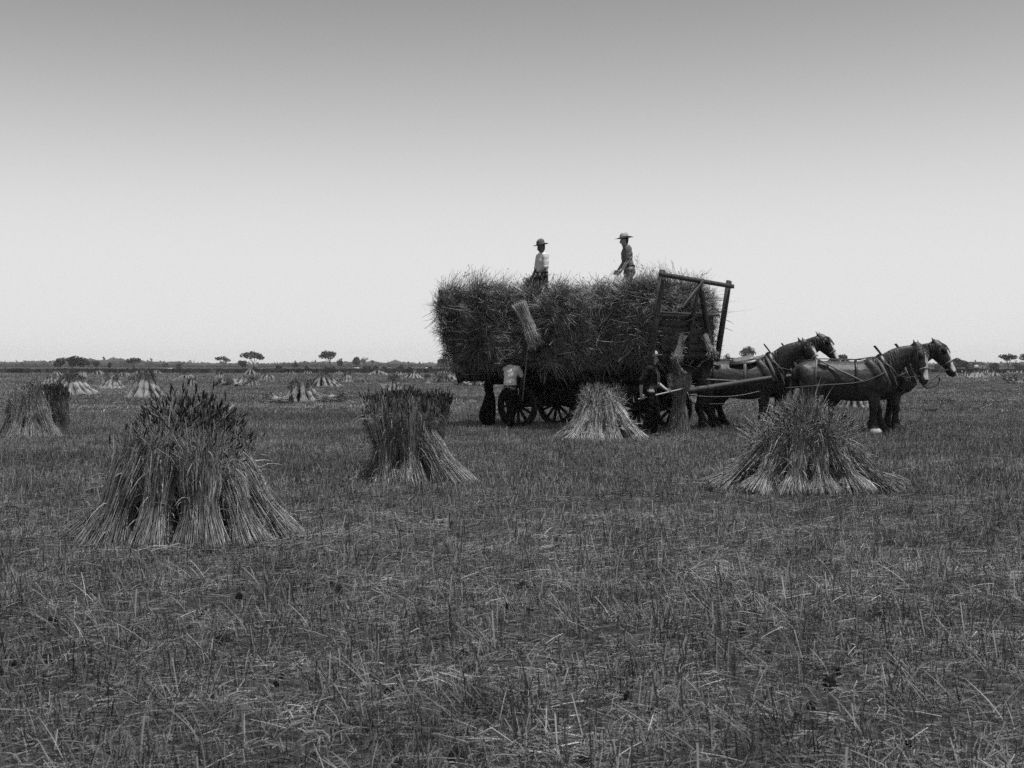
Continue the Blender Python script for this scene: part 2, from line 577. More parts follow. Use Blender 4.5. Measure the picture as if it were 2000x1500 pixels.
near = make_protos('near_stubble', [
    [('up', 1, 26, .16, .04, .11, .0018), ('mat', 2, 30, .26, .04, .13, .0015), ('tuft', 3, 22, .16, .05, .12, .0013, 4)],
    [('mat', 4, 40, .28, .03, .12, .0014, 4), ('up', 5, 30, .26, .04, .11, .0018)],
    [('tuft', 6, 44, .20, .05, .15, .0013, 4), ('mat', 7, 16, .25, .04, .15, .0016)],
    [('up', 8, 46, .26, .04, .11, .0018), ('mat', 9, 20, .24, .04, .13, .0015)],
    [('mat', 10, 34, .28, .03, .13, .0015, 4), ('tuft', 11, 30, .12, .06, .16, .0014, 4)],
    [('tuft', 12, 36, .22, .04, .12, .0013, 4), ('mat', 13, 20, .24, .04, .13, .0015), ('up', 14, 8, .04, .08, .2, .0024)],
])
pts, r = wedge_pts(3.2, 15, 66, 21)
keep = (np.sin(pts[:, 0] * 3.1 + 1.7 * np.sin(pts[:, 1] * 2.3)) * np.sin(pts[:, 1] * 3.7 + pts[:, 0]) + r.normal(0, .5, len(pts))) > -.75
pts = pts[keep]
o = scatter('stubble', near, pts, r.uniform(.7, 1.3, len(pts)), seed=31)
props(o, 'short dry stubble and matted straw covering the near field', kind='stuff', cat='stubble')

mid = make_protos('mid_stubble', [
    [('up', 21, 70, .34, .05, .13, .0026), ('mat', 22, 26, .36, .05, .16, .002), ('tuft', 23, 30, .34, .05, .13, .002)],
    [('up', 24, 94, .36, .05, .12, .0026), ('mat', 25, 20, .36, .05, .15, .002)],
    [('up', 26, 60, .34, .06, .14, .0026), ('tuft', 27, 60, .34, .06, .15, .002)],
    [('mat', 28, 34, .36, .05, .16, .002), ('up', 29, 70, .34, .05, .12, .0026)],
])
pts, r = wedge_pts(14, 40, 13, 22)
o = scatter('stubble', mid, pts, r.uniform(.75, 1.25, len(pts)), seed=32)
props(o, 'short dry stubble standing around the wagon and the nearer stooks', kind='stuff', cat='stubble')

far = make_protos('far_stubble', [
    [('up', 41, 190, .95, .05, .12, .0055, 2), ('mat', 42, 50, .95, .15, .4, .005, 2)],
    [('up', 43, 230, .95, .05, .11, .0055, 2)],
    [('up', 44, 160, .95, .06, .13, .006, 2), ('tuft', 45, 70, .95, .06, .12, .005, 2)],
])
pts, r = wedge_pts(38, 110, 3.4, 23)
o = scatter('stubble', far, pts, r.uniform(.8, 1.2, len(pts)), seed=33)
props(o, 'dry stubble of the middle distance between the small stooks', kind='stuff', cat='stubble')
pts, r = wedge_pts(105, 225, .42, 24)
far2 = make_protos('farthest_stubble', [
    [('up', 51, 170, 2.1, .08, .17, .016, 2), ('mat', 52, 40, 2.1, .3, .6, .014, 2)],
    [('up', 53, 210, 2.1, .08, .16, .015, 2)]])
o = scatter('stubble', far2, pts, r.uniform(.8, 1.2, len(pts)), seed=34)
props(o, 'dry stubble of the far field below the tree line', kind='stuff', cat='stubble')

# loose long straws lying on the stubble in the foreground
B = Batch()
r = np.random.default_rng(5)
n = 80
y = 3.6 + 11 * r.uniform(0, 1, n) ** 1.2
x = r.uniform(-1, 1, n) * (y * .46 + .6)
L = r.uniform(.14, .5, n); az = r.normal(2.3, .8, n)
t = np.linspace(0, 1, 5)
P = np.zeros((n, 5, 3))
P[:, :, 0] = x[:, None] + np.cos(az)[:, None] * L[:, None] * t
P[:, :, 1] = y[:, None] + np.sin(az)[:, None] * L[:, None] * t + r.normal(0, .05, n)[:, None] * t ** 2
P[:, :, 2] = gz(x, y)[:, None] + r.uniform(.03, .08, n)[:, None] + (r.uniform(-.02, .3, n) * L)[:, None] * t
tn = r.uniform(.6, 1.2, n)
a_, b_, c_ = strands(P, np.full((n, 5), .0017), 3, tn, r)
B.add(a_, b_, tone=c_)
def litter(cx, cy, rx, ry, m, seed):
    r = np.random.default_rng(seed)
    a = r.uniform(0, 2 * PI, m); d = np.sqrt(r.uniform(.5, 1.35, m))
    x = cx + rx * d * np.cos(a); y = cy + ry * d * np.sin(a)
    L = r.uniform(.08, .34, m); az = r.uniform(0, 2 * PI, m)
    P = np.zeros((m, 4, 3)); t = np.linspace(0, 1, 4)
    P[:, :, 0] = x[:, None] + np.cos(az)[:, None] * L[:, None] * t; P[:, :, 1] = y[:, None] + np.sin(az)[:, None] * L[:, None] * t
    P[:, :, 2] = gz(x, y)[:, None] + r.uniform(.02, .07, m)[:, None] + (r.uniform(-.03, .15, m) * L)[:, None] * t
    a_, b_, c_ = strands(P, np.full((m, 4), .0022), 2, r.uniform(.5, 1.4, m), r)
    B.add(a_, b_, tone=c_)
for (px, py, rx, ry, m) in ((333, 1066, 1.05, .75, 700), (808, 938, .8, .55, 420), (1585, 955, 1.2, .8, 600), (1180, 855, 1.05, .7, 300), (52, 858, 1.0, .7, 250), (1326, 852, .4, .4, 90)):
    c = at(px, py); litter(c.x, c.y + .3, rx, ry, m, int(px))
# longer uncut blades leaning over in the nearest strip
r = np.random.default_rng(15)
for i in range(230):
    y0 = r.uniform(3.7, 8.5); x0 = r.uniform(-1, 1) * (y0 * .45 + .4); m = int(r.integers(4, 12))
    x = x0 + r.normal(0, .035, m); y = y0 + r.normal(0, .035, m)
    L = r.uniform(.09, .24, m); ln = -.35 + r.normal(0, .35, m); t = np.linspace(0, 1, 5)
    P = np.zeros((m, 5, 3))
    P[:, :, 0] = x[:, None] + (ln * L)[:, None] * t ** 1.4
    P[:, :, 1] = y[:, None] + (r.normal(0, .3, m) * L)[:, None] * t ** 1.4
    P[:, :, 2] = gz(x, y)[:, None] + (L * .92)[:, None] * t - (L * .12)[:, None] * t ** 2
    a_, b_, c_ = strands(P, np.array([.0019, .0021, .002, .0017, .001])[None], 2, r.uniform(.7, 1.6, m), r)
    B.add(a_, b_, tone=c_)
o = link('loose_straw', B.mesh('loose_straw', M['stubble']))
props(o, 'loose straw and long blades over the foreground stubble and round the stooks', kind='stuff', cat='straw')

# dark clods of earth in the stubble
ccol = bpy.data.collections.new('clods')
for i in range(3):
    bm = bmesh.new(); bmesh.ops.create_icosphere(bm, subdivisions=2, radius=1)
    for v in bm.verts:
        v.co *= 1 + .35 * mnoise.noise(v.co * 1.7 + Vector((i * 9, 0, 0))); v.co.z *= .6
    me = bpy.data.meshes.new('clod'); bm.to_mesh(me); bm.free(); me.materials.append(M['clod'])
    ccol.objects.link(bpy.data.objects.new('clod', me))
pts, r = wedge_pts(3.6, 26, 2.2, 25)
pts[:, 2] += .012
big = r.uniform(0, 1, len(pts)) ** 3
o = scatter('earth_clods', ccol, pts, .018 + .035 * big, seed=35, flat=False)
props(o, 'small dark clods of earth scattered in the stubble', kind='stuff', cat='clods')

# ------------------------------------------------------------------ air
HB = Batch(); box(HB, (0, 900, 12), (4200, 2400, 28))
hz = link('haze', HB.mesh('haze', None))
hm = bpy.data.materials.new('haze'); hm.use_nodes = True
hn = hm.node_tree; hn.nodes.clear()
ho_ = hn.nodes.new('ShaderNodeOutputMaterial'); hv = hn.nodes.new('ShaderNodeVolumePrincipled')
hv.inputs['Color'].default_value = (.92, .92, .92, 1); hv.inputs['Density'].default_value = 0.00016
hn.links.new(hv.outputs[0], ho_.inputs['Volume'])
hz.data.materials.clear(); hz.data.materials.append(hm)
props(hz, 'thin pale summer haze over the plain', kind='stuff')
sc.cycles.volume_bounces = 0

# ------------------------------------------------------------------ sheaves
def sheaf_mesh(seed, n=520, L=1.18, rb=.23, rw=.12, rt=.24, band=.36, shag=0.0, wr=.0023, k=8, m=3, leaves=70, material='straw', droop=.10, core=True, name='stalks', tones=(.75, 1.25)):
    r = np.random.default_rng(seed)
    t = np.linspace(0, 1, k)
    Ls = L * r.uniform(.84, 1.08, n)
    z0 = r.normal(0, .026, n)
    a = np.sqrt(r.uniform(.02, 1, n)); a[: n // 2] = r.uniform(.8, 1.05, n // 2)
    ph = r.uniform(0, 2 * PI, n)
    z = z0[:, None] + t[None] * Ls[:, None]
    R_ = np.interp(z / L, [0, .12, band, band + .2, .85, 1.1], [rb, rb * .84, rw, rw * 1.38, rt * .95, rt])
    tw = r.normal(0, .16, n)[:, None] * (t - band)[None]
    rad = a[:, None] * R_
    X = rad * np.cos(ph[:, None] + tw); Y = rad * np.sin(ph[:, None] + tw)
    w = np.cumsum(r.normal(0, 1, (n, k, 2)), axis=1)
    w -= w[:, [int(band * (k - 1))]]
    amp = (.0035 + .009 * shag) * np.abs(t - band)[None, :, None] * 2.0
    X += w[..., 0] * amp[..., 0]; Y += w[..., 1] * amp[..., 0]
    out = np.clip((t - .72) / .28, 0, 1) ** 2
    dr = droop * r.uniform(0, 1.6, n) * (1 + .4 * shag)
    X += np.cos(ph)[:, None] * out * dr[:, None]; Y += np.sin(ph)[:, None] * out * dr[:, None]
    z = z - out * dr[:, None] * .9
    P = np.stack([X, Y, z], -1)
    tn = np.clip(r.normal(1, .28, n), .35, 1.9) * r.uniform(tones[0], tones[1], n)
    B = Batch()
    a_, b_, c_ = strands(P, np.full((n, k), wr) * r.uniform(.7, 1.25, n)[:, None], m, tn, r)
    B.add(a_, b_, tone=c_)
    # dry leaf blades curling off the stalks
    if leaves:
        i = r.integers(0, n, leaves); j = r.integers(1, k - 1, leaves)
        st = P[i, j]
        ax = np.stack([np.cos(ph[i]), np.sin(ph[i])], -1)
        q = np.linspace(0, 1, 5)
        LL = r.uniform(.08, .24, leaves) * (1 + .4 * shag)
        up = r.normal(.5, .6, leaves)
        PL = np.zeros((leaves, 5, 3))
        PL[:, :, 0] = st[:, :1] + ax[:, :1] * LL[:, None] * q * .5 + r.normal(0, .2, leaves)[:, None] * LL[:, None] * q
        PL[:, :, 1] = st[:, 1:2] + ax[:, 1:] * LL[:, None] * q * .5 + r.normal(0, .2, leaves)[:, None] * LL[:, None] * q
        PL[:, :, 2] = st[:, 2:3] + up[:, None] * LL[:, None] * q - LL[:, None] * q ** 2 * .7
        tl = r.uniform(.3, 1.3, leaves)
        a_, b_, c_ = strands(PL, (np.array([1, 1, .9, .6, .15]) * wr * 1.9)[None], 2, tl, r)
        B.add(a_, b_, tone=c_)
    me = B.mesh(name, M[material])
    ends = P[:, -1]; dirs = P[:, -1] - P[:, -2]
    dirs /= np.linalg.norm(dirs, axis=1, keepdims=True)
    return me, ends, dirs, r


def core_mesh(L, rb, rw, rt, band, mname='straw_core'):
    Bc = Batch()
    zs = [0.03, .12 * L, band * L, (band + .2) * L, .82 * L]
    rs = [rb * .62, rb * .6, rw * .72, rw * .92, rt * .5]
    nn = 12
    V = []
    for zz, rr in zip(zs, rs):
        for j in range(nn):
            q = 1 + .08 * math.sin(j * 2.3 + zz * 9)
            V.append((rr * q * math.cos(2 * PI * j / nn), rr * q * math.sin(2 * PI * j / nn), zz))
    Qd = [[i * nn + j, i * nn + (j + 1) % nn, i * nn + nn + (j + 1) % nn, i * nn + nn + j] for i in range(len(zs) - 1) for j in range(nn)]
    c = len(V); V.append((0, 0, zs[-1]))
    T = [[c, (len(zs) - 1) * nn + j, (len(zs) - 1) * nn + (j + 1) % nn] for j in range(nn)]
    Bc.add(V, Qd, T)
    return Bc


def ears_mesh(ends, dirs, r, frac=.6, ln=.095, rad=.0078, up=.35):
    n = int(len(ends) * frac)
    i = r.choice(len(ends), n, replace=False)
    E = ends[i]; D = dirs[i] + r.normal(0, .25, (n, 3)) + np.array([0, 0, up])
    D /= np.linalg.norm(D, axis=1, keepdims=True)
    q = np.array([0, .2, .55, .85, 1.0])
    P = E[:, None] + D[:, None] * (q[None, :, None] * (ln * r.uniform(.7, 1.25, n))[:, None, None])
    P[:, :, 2] -= (q ** 2)[None] * r.uniform(0, .02, n)[:, None]
    rr = np.array([.25, .9, 1, .65, .1]) * rad
    tn = r.uniform(.5, 1.9, n)
    a_, b_, c_ = strands(P, np.broadcast_to(rr, (n, 5)), 4, tn, r)
    Be = Batch(); Be.add(a_, b_, tone=c_)
    return Be.mesh('seed_heads', M['ears'])


def band_mesh(rw, z):
    Bb = Batch()
    nn = 20
    pts = []
    V = []; Qd = []
    for j in range(nn):
        a = 2 * PI * j / nn
        for i in range(5):
            b = 2 * PI * i / 5
            rr = rw * 1.03 + .005 * math.cos(b)
            V.append((rr * math.cos(a), rr * math.sin(a), z + .006 * math.sin(b) + .006 * math.sin(a * 2)))
    for j in range(nn):
        for i in range(5):
            j2 = (j + 1) % nn; i2 = (i + 1) % 5
            Qd.append([j * 5 + i, j * 5 + i2, j2 * 5 + i2, j2 * 5 + i])
    Bb.add(V, Qd)
    return Bb.mesh('twine_band', M['twine'])


SHEAF = []     # (stalks, core, ears, band)
def variety(seed, ear=.6, cm='straw_core', **kw):
    p = dict(L=1.18, rb=.23, rw=.12, rt=.24, band=.36); p.update({k: v for k, v in kw.items() if k in p})
    me, en, di, r = sheaf_mesh(seed, **kw)
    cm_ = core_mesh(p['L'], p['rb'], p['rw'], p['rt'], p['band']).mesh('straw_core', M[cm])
    return (me, cm_, ears_mesh(en, di, r, ear) if ear else None, band_mesh(p['rw'], p['L'] * p['band']))


T_ = dict(n=560, wr=.0022, shag=1.05, leaves=190, droop=.06, tones=(.45, 1.9))
def tidy(seed, **k):
    d = dict(T_); d.update(k); return variety(seed, **d)
TIDY = [tidy(101, rt=.165, rw=.135, ear=.05), tidy(102, rb=.27, rw=.145, rt=.16, ear=.05), tidy(103, rb=.24, rt=.165, rw=.13, ear=.05),
        tidy(104, L=1.20, rb=.27, rt=.175, rw=.14, ear=.05), tidy(105, shag=1.2, rt=.175, rw=.13, leaves=240, ear=.22, droop=.08),
        variety(106, rt=.20, rb=.20, ear=.9, droop=.03, L=1.22, n=420),
        tidy(107, rt=.25, rw=.105, rb=.27, ear=.45, droop=.0),
        variety(108, rt=.15, rb=.18, ear=.55, droop=.06, L=1.24, n=230, shag=2.2)]
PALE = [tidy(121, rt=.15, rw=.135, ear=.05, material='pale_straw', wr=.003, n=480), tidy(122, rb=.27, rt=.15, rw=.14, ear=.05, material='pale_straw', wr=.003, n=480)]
S_ = dict(n=640, wr=.0024, leaves=300, ear=.06, tones=(.4, 1.9))
SHAG = [variety(111, shag=1.1, rt=.15, rb=.27, band=.26, droop=.10, rw=.105, **S_),
        variety(112, shag=1.3, rt=.16, rb=.28, band=.24, droop=.12, rw=.105, **S_),
        variety(113, shag=1.0, rt=.14, rb=.29, band=.25, droop=.08, rw=.11, **S_)]


def place_sheaf(parent, var, base, top, s=1.0, roll=None, name='sheaf', with_ears=True, wide=1.0):
    """a sheaf whose butt stands at base and whose axis points at top"""
    base = Vector(base); top = Vector(top)
    ax = (top - base).normalized()
    q = ax.to_track_quat('Z', 'Y')
    o = link(name, var[0], None, parent)
    o.rotation_mode = 'QUATERNION'
    o.rotation_quaternion = q @ Quaternion((0, 0, 1), random.uniform(0, 6.28) if roll is None else roll)
    o.location = base
    o.scale = (s * wide, s * wide, s)
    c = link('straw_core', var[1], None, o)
    if with_ears and var[2]: link('seed_heads', var[2], None, o)['kind'] = 'stuff'
    link('twine_band', var[3], None, o)
    return o


G_NEAR = 'stooks of tied sheaves standing in the stubble'


def stook(px, py, label, spec, scale=1.0, group=G_NEAR):
    pass
    c = at(px, py)
    if px == 332:
        spec = [(b[0], b[1], b[2] * .72, b[3], b[4], b[5], b[6], b[7] * (1.02 - .13 * min(1.0, abs(b[2]) * 2)), *b[8:]) for b in spec]
    scale = {797: .91, 1585: .92, 52: .90, 1178: .98}.get(px, scale)
    root = empty('stook', (c.x, c.y, float(gz(c.x, c.y))))
    props(root, label, 'stook', group)
    for (bx, by, tx, ty, tz, fam, vi, s, *w) in spec:
        fam_ = TIDY if fam == 't' else PALE if fam == 'p' else SHAG
        place_sheaf(root, fam_[vi % len(fam_)], (bx, by, -.02), (tx, ty, tz), s * scale, wide=(w[0] if w else 1.0))
    return root


# big stook front left: 233 photo pixels to the metre
c0 = 345
def u233(px): return (px - c0) / 228.0
stook(332, 1066, 'large broad stook in the left foreground with a ragged tuft of dark ears on top', [
    # front row
    (u233(222), -.08, u233(285), .16, 1.15, 't', 1, .92),
    (u233(318), -.10, u233(332), .16, 1.15, 't', 0, .90),
    (u233(412), -.16, u233(418), .10, 1.15, 't', 3, .90, 1.1),
    (u233(366), .24, u233(372), .34, 1.15, 't', 2, .86, .8),
    # sides
    (u233(160), .26, u233(345), .40, .95, 't', 1, .95, .85),
    (u233(498), .02, u233(412), .30, 1.10, 't', 3, .80, .95),
    (u233(548), .30, u233(415), .46, 1.0, 't', 1, .98, .85),
    # back row
    (u233(215), .75, u233(295), .50, 1.15, 't', 2, .93),
    (u233(300), .95, u233(315), .55, 1.18, 't', 4, 1.0),
    (u233(380), .98, u233(380), .55, 1.18, 't', 4, 1.02),
    (u233(440), .90, u233(410), .50, 1.18, 't', 1, .98),
    (u233(520), .72, u233(420), .50, 1.1, 't', 2, .92),
    # upright middle ones carrying the tuft
    (u233(335), .36, u233(338), .36, 1.2, 't', 7, 1.0, .95),
    (u233(395), .40, u233(392), .40, 1.2, 't', 7, .97, .95),
    (u233(290), .42, u233(298), .40, 1.2, 't', 4, .90, .95),
    (u233(430), .40, u233(436), .40, 1.2, 't', 4, .88, .95),
])


def u153(px): return (px - 808) / 153.0
stook(797, 948, 'narrow waisted stook left of the wagon, its heads flaring wider than its middle', [
    (u153(775), -.12, u153(764), .00, 1.15, 't', 6, 1.0),
    (u153(815), -.14, u153(806), -.02, 1.15, 't', 6, 1.02),
    (u153(842), .02, u153(836), .08, 1.15, 't', 6, .98, .85),
    (u153(712), .02, u153(800), .15, .72, 't', 4, .74, .95),
    (u153(768), .10, u153(742), .12, 1.15, 't', 6, .86, .85),
    (u153(885), -.08, u153(800), .04, 1.05, 't', 4, 1.06, .85),
    (u153(915), .02, u153(800), .12, .98, 't', 1, 1.05, .8),
    (u153(775), .40, u153(752), .36, 1.15, 't', 5, .95),
    (u153(810), .45, u153(810), .36, 1.15, 't', 6, 1.0),
    (u153(846), .35, u153(868), .36, 1.15, 't', 5, .98, .7),
    (u153(795), .2, u153(790), .2, 1.2, 't', 5, .98, .9),
])


def u167(px): return (px - 1580) / 167.0
stook(1585, 968, 'shaggy wide heap-like stook in front of the horses, sheaves slumped with low bands', [
    (u167(1405), .22, u167(1545), .36, .80, 's', 1, .98),
    (u167(1470), -.02, u167(1562), .28, .95, 's', 2, .86),
    (u167(1540), -.14, u167(1570), .22, 1.05, 's', 0, .88),
    (u167(1598), -.10, u167(1588), .24, 1.05, 's', 2, .86),
    (u167(1668), -.04, u167(1598), .26, .95, 's', 1, .92),
    (u167(1745), .12, u167(1612), .36, .80, 's', 0, 1.0),
    (u167(1510), .06, u167(1568), .30, 1.05, 's', 0, .94),
    (u167(1636), .08, u167(1588), .30, 1.05, 's', 2, .94),
    (u167(1560), .12, u167(1576), .32, 1.15, 's', 1, .98, .9),
    (u167(1605), .14, u167(1582), .32, 1.15, 's', 0, 1.0, .9),
    (u167(1480), .34, u167(1560), .44, 1.0, 's', 2, .96),
    (u167(1690), .40, u167(1600), .46, 1.0, 's', 2, .96),
    (u167(1610), .72, u167(1585), .50, 1.1, 's', 1, 1.0),
    (u167(1540), .72, u167(1570), .50, 1.1, 's', 0, 1.0),
    (u167(1575), .34, u167(1576), .35, 1.2, 's', 1, 1.10, .62),
])


def u97(px): return (px - 1180) / 95.0
stook(1178, 863, 'pale stook standing just in front of the wagon, a banded sheaf leaning on its right', [
    (u97(1105), -.02, u97(1172), .15, .85, 't', 4, 1.02),
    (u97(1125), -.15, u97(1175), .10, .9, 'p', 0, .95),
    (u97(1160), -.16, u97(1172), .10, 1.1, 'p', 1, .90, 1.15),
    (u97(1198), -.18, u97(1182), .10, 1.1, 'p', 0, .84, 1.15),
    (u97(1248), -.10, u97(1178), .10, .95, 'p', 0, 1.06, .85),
    (u97(1180), .15, u97(1165), .15, 1.1, 's', 0, .98, .8),
    (u97(1230), .30, u97(1190), .25, 1.1, 't', 4, .98),
    (u97(1130), .35, u97(1165), .25, 1.0, 't', 2, .98),
    (u97(1180), .50, u97(1176), .3, 1.1, 't', 1, .98),
])

stook(52, 858, 'stook at the far left with a bright side sheaf and black ears behind it', [
    (.52, -.05, .12, .12, .95, 't', 1, 1.02),
    (.20, -.18, .02, .08, 1.0, 't', 3, .98),
    (-.15, -.18, -.1, .08, 1.0, 't', 0, .98),
    (.72, .35, .55, .30, 1.0, 't', 5, .9),
    (.58, .30, .42, .28, 1.1, 't', 5, .95),
    (.35, .55, .25, .4, 1.1, 't', 4, 1.0),
    (-.5, .1, -.2, .2, 1.0, 't', 2, .98),
    (0, .7, 0, .45, 1.1, 't', 1, 1.0),
    (.1, .2, .12, .2, 1.1, 't', 4, 1.03),
])

# ------------------------------------------------------------------ the many smaller stooks
FARS = []
for sd in (201, 202, 203):
    me, en, di, rr = sheaf_mesh(sd, n=170, k=5, m=2, wr=.007, leaves=30, rb=.34, rt=.18, material='far_straw', shag=.4, tones=(.7, 1.3))
    FARS.append((me, core_mesh(1.18, .42, .2, .24, .36).mesh('straw_core', M['far_straw']), ears_mesh(en, di, rr, .5, .09, .012), None))
VFAR = []
for sd in (211, 212):
    me, en, di, rr = sheaf_mesh(sd, n=60, k=4, m=2, wr=.02, leaves=0, rb=.36, rt=.16, material='far_straw', shag=.3, tones=(.7, 1.3))
    VFAR.append((me, core_mesh(1.18, .46, .24, .2, .36).mesh('straw_core', M['far_straw']), ears_mesh(en, di, rr, .7, .12, .03), None))

G_FAR = 'small stooks scattered over the far stubble field'
FAR_STOOKS = [
    # px, base y, width px, height px, style, label
    (138, 775, 96, 44, 'wide', 'long low pale stook just right of the left edge stook, above its dark ears'),
    (282, 780, 88, 50, 'dark', 'tallest mid-field stook, black topped, directly behind the large left foreground stook'),
    (585, 788, 92, 46, 'dark', 'mid-field stook with a black bundle on its right, halfway between the two left stooks'),
    (215, 762, 50, 28, 'wide', 'stook with two dark peaks left of the tallest mid-field stook'),
    (95, 752, 34, 18, 'wide', 'pale fan-shaped stook above the ears of the left edge stook'),
    (131, 748, 26, 14, 'dark', 'small dark stook between the pale fan-shaped stook and the dark peg-like stook'),
    (160, 739, 22, 15, 'dark', 'small dark stook under the left tree clump, standing upright'),
    (108, 736, 27, 11, 'wide', 'very small pale stook under the left end of the left tree clump'),
    (190, 734, 26, 9, 'wide', 'tiny pale stook right of the left tree clump under the small round tree'),
    (240, 737, 27, 10, 'wide', 'tiny pale stook below the narrow dark tree on the left'),
    (256, 750, 20, 13, 'dark', 'small half-dark stook touching the left flank of the tallest mid-field stook'),
    (269, 734, 22, 8, 'wide', 'tiny pale stook under the two-headed tree on the left'),
    (306, 733, 20, 8, 'wide', 'tiny pale stook right of the two-headed tree'),
    (362, 743, 34, 13, 'wide', 'pale small stook with dark-dotted top, just left of the dark-topped one behind the foreground ears'),
    (373, 755, 27, 15, 'dark', 'small rounded dark-topped stook directly behind the foreground tuft of ears'),
    (428, 743, 26, 16, 'dark', 'small two-tiered stook below the sparse thin-crowned tree'),
    (440, 757, 54, 12, 'slump', 'slumped flat stook of loose sheaves below the two-tiered stook'),
    (492, 755, 32, 15, 'dark', 'dark dome-shaped stook below the umbrella tree'),
    (489, 734, 28, 11, 'wide', 'tiny pale stook at the foot of the umbrella tree'),
    (521, 744, 32, 11, 'wide', 'pale small stook right of the umbrella tree with a black top'),
    (508, 735, 16, 8, 'wide', 'tiny stook beside the foot of the umbrella tree'),
    (566, 733, 26, 7, 'wide', 'flat tiny stook in the far row between the umbrella tree and the leaning tree'),
    (600, 733, 20, 6, 'wide', 'flattest tiny stook in the far row left of the leaning tree'),
    (632, 758, 66, 23, 'wide', 'broad pale stook below the tall leaning tree'),
    (677, 749, 28, 20, 'dark', 'small stook with a black left side, right of the broad pale one'),
    (661, 734, 20, 9, 'wide', 'tiny pale stook just right of the foot of the leaning tree'),
    (698, 733, 12, 7, 'wide', 'smallest stook of the far row, under the white hut left of the wagon'),
    (738, 734, 40, 11, 'wide', 'pale three-peaked stook of the far row above the waisted stook'),
    (778, 736, 20, 11, 'dark', 'pointed dark tiny stook of the far row above the waisted stook'),
    (806, 742, 38, 15, 'wide', 'small black-capped pale stook between the waisted stook and the wagon'),
    (767, 766, 40, 30, 'dark', 'dark topped stook peeping out behind the ears of the waisted stook'),
    (835, 751, 16, 17, 'dark', 'narrow upright black stook left of the wagon'),
    (850, 749, 24, 12, 'slump', 'low grey heap touching the right of the narrow black stook'),
    (866, 733, 32, 9, 'wide', 'tiny pale stook at the left end of the wagon in the far row'),
    (888, 747, 24, 8, 'slump', 'flattened pale stook at the lower left corner of the wagon body'),
    (929, 757, 54, 16, 'slump', 'slumped pale stook seen under the overhanging rear of the wagon'),
    (1676, 800, 64, 26, 'wide', 'pale stook seen between the legs of the leading horses'),
    (1862, 738, 24, 12, 'wide', 'small stook just right of the foremost horse muzzle'),
    (1889, 738, 24, 12, 'dark', 'small grey stook left of the tallest one on the right'),
    (1911, 741, 38, 20, 'wide', 'tallest of the small stooks on the right, under the long shed'),
    (1942, 738, 34, 15, 'dark', 'small dark-patched stook right of the tallest one on the right'),
    (1929, 731, 22, 9, 'wide', 'tiny stook behind the right-hand group, under the end of the shed'),
    (1873, 730, 24, 9, 'wide', 'tiny stook under the round bush beside the foremost horse'),
    (1985, 731, 34, 6, 'slump', 'flat pale stook at the right edge of the picture'),
    (1992, 752, 28, 9, 'slump', 'low dark heap at the right edge below the flat pale stook'),
]
for n_, (px, py, wpx, hpx, style, lab) in enumerate(FAR_STOOKS):
    c = at(px, py)
    ppm = FPX / c.y
    W = wpx / ppm; H = hpx / ppm
    root = empty('stook', (c.x, c.y, 0)); props(root, lab, 'stook', G_FAR)
    fam = FARS if c.y < 110 else VFAR
    W *= 1.2; H *= 1.1
    H = max(min(H, 1.5), .45)
    rr = random.Random(900 + n_)
    ns = (13 if style == 'wide' else 10) if wpx > 30 else 8
    s = H / 1.15 if style != 'slump' else .8
    s = max(.55, min(1.25, s))
    Wt = max(W / 2 - .25 * s, .25)
    for i in range(ns):
        a = 2 * PI * (i + rr.uniform(-.2, .2)) / ns
        bx = math.cos(a) * Wt; by = math.sin(a) * min(Wt, .7) + .3
        if style == 'slump':
            p0 = (bx, by, .12); p1 = (bx + rr.uniform(-.7, .7), by + rr.uniform(-.3, .3), .12 + rr.uniform(.1, .5))
        elif style == 'dark':
            p0 = (bx * .8, by * .9, 0); p1 = (bx * .18, by * .3 + .2, 1.0)
        else:
            p0 = (bx, by, 0); p1 = (bx * .12 + rr.uniform(-.18, .18), by * .3 + .2, 1.0)
        v = fam[rr.randrange(len(fam))]
        o = link('sheaf', v[0], None, root)
        q = (Vector(p1) - Vector(p0)).normalized().to_track_quat('Z', 'Y')
        L0 = 1.0
        if style == 'wide':   # long sheaves laid against a peak
            L0 = max(1.0, math.hypot(Wt * .85, H) / (1.18 * s) * .9)
            L0 = min(L0, 1.35)
        o.rotation_mode = 'QUATERNION'; o.rotation_quaternion = q
        wx = rr.uniform(.62, .9)
        o.location = p0; o.scale = (s * wx, s * wx, s * L0 * rr.uniform(.72, 1.12))
        link('straw_core', v[1], None, o)
        if style == 'dark' or rr.random() < .75:
            link('seed_heads', v[2], None, o)['kind'] = 'stuff'

# loose sheaves fallen beside stooks
def loose_sheaf(px, py, ang, tilt, lab, grp, fam=FARS, s=.95):
    c = at(px, py)
    v = fam[0]
    o = empty('sheaf', (c.x, c.y, 0)); props(o, lab, 'sheaf', grp)
    b = link('stalks', v[0], None, o)
    d = Vector((math.cos(ang), math.sin(ang) , tilt)).normalized()
    b.rotation_mode = 'QUATERNION'; b.rotation_quaternion = d.to_track_quat('Z', 'Y')
    b.location = (0, 0, .18); b.scale = (s, s, s)
    link('straw_core', v[1], None, b); link('seed_heads', v[2], None, b)['kind'] = 'stuff'
G_L = 'loose sheaves fallen beside the stooks'
loose_sheaf(618, 790, .1, .05, 'fallen sheaf lying right of the stook with the black bundle', G_L)
loose_sheaf(570, 793, 2.9, .02, 'fallen sheaf lying in front of the stook with the black bundle', G_L)
loose_sheaf(745, 766, .2, .35, 'sheaf sloping up to the dark stook behind the waisted stook', G_L)
loose_sheaf(150, 752, .3, .02, 'flattened sheaf lying right of the small dark stook at the left', G_L)

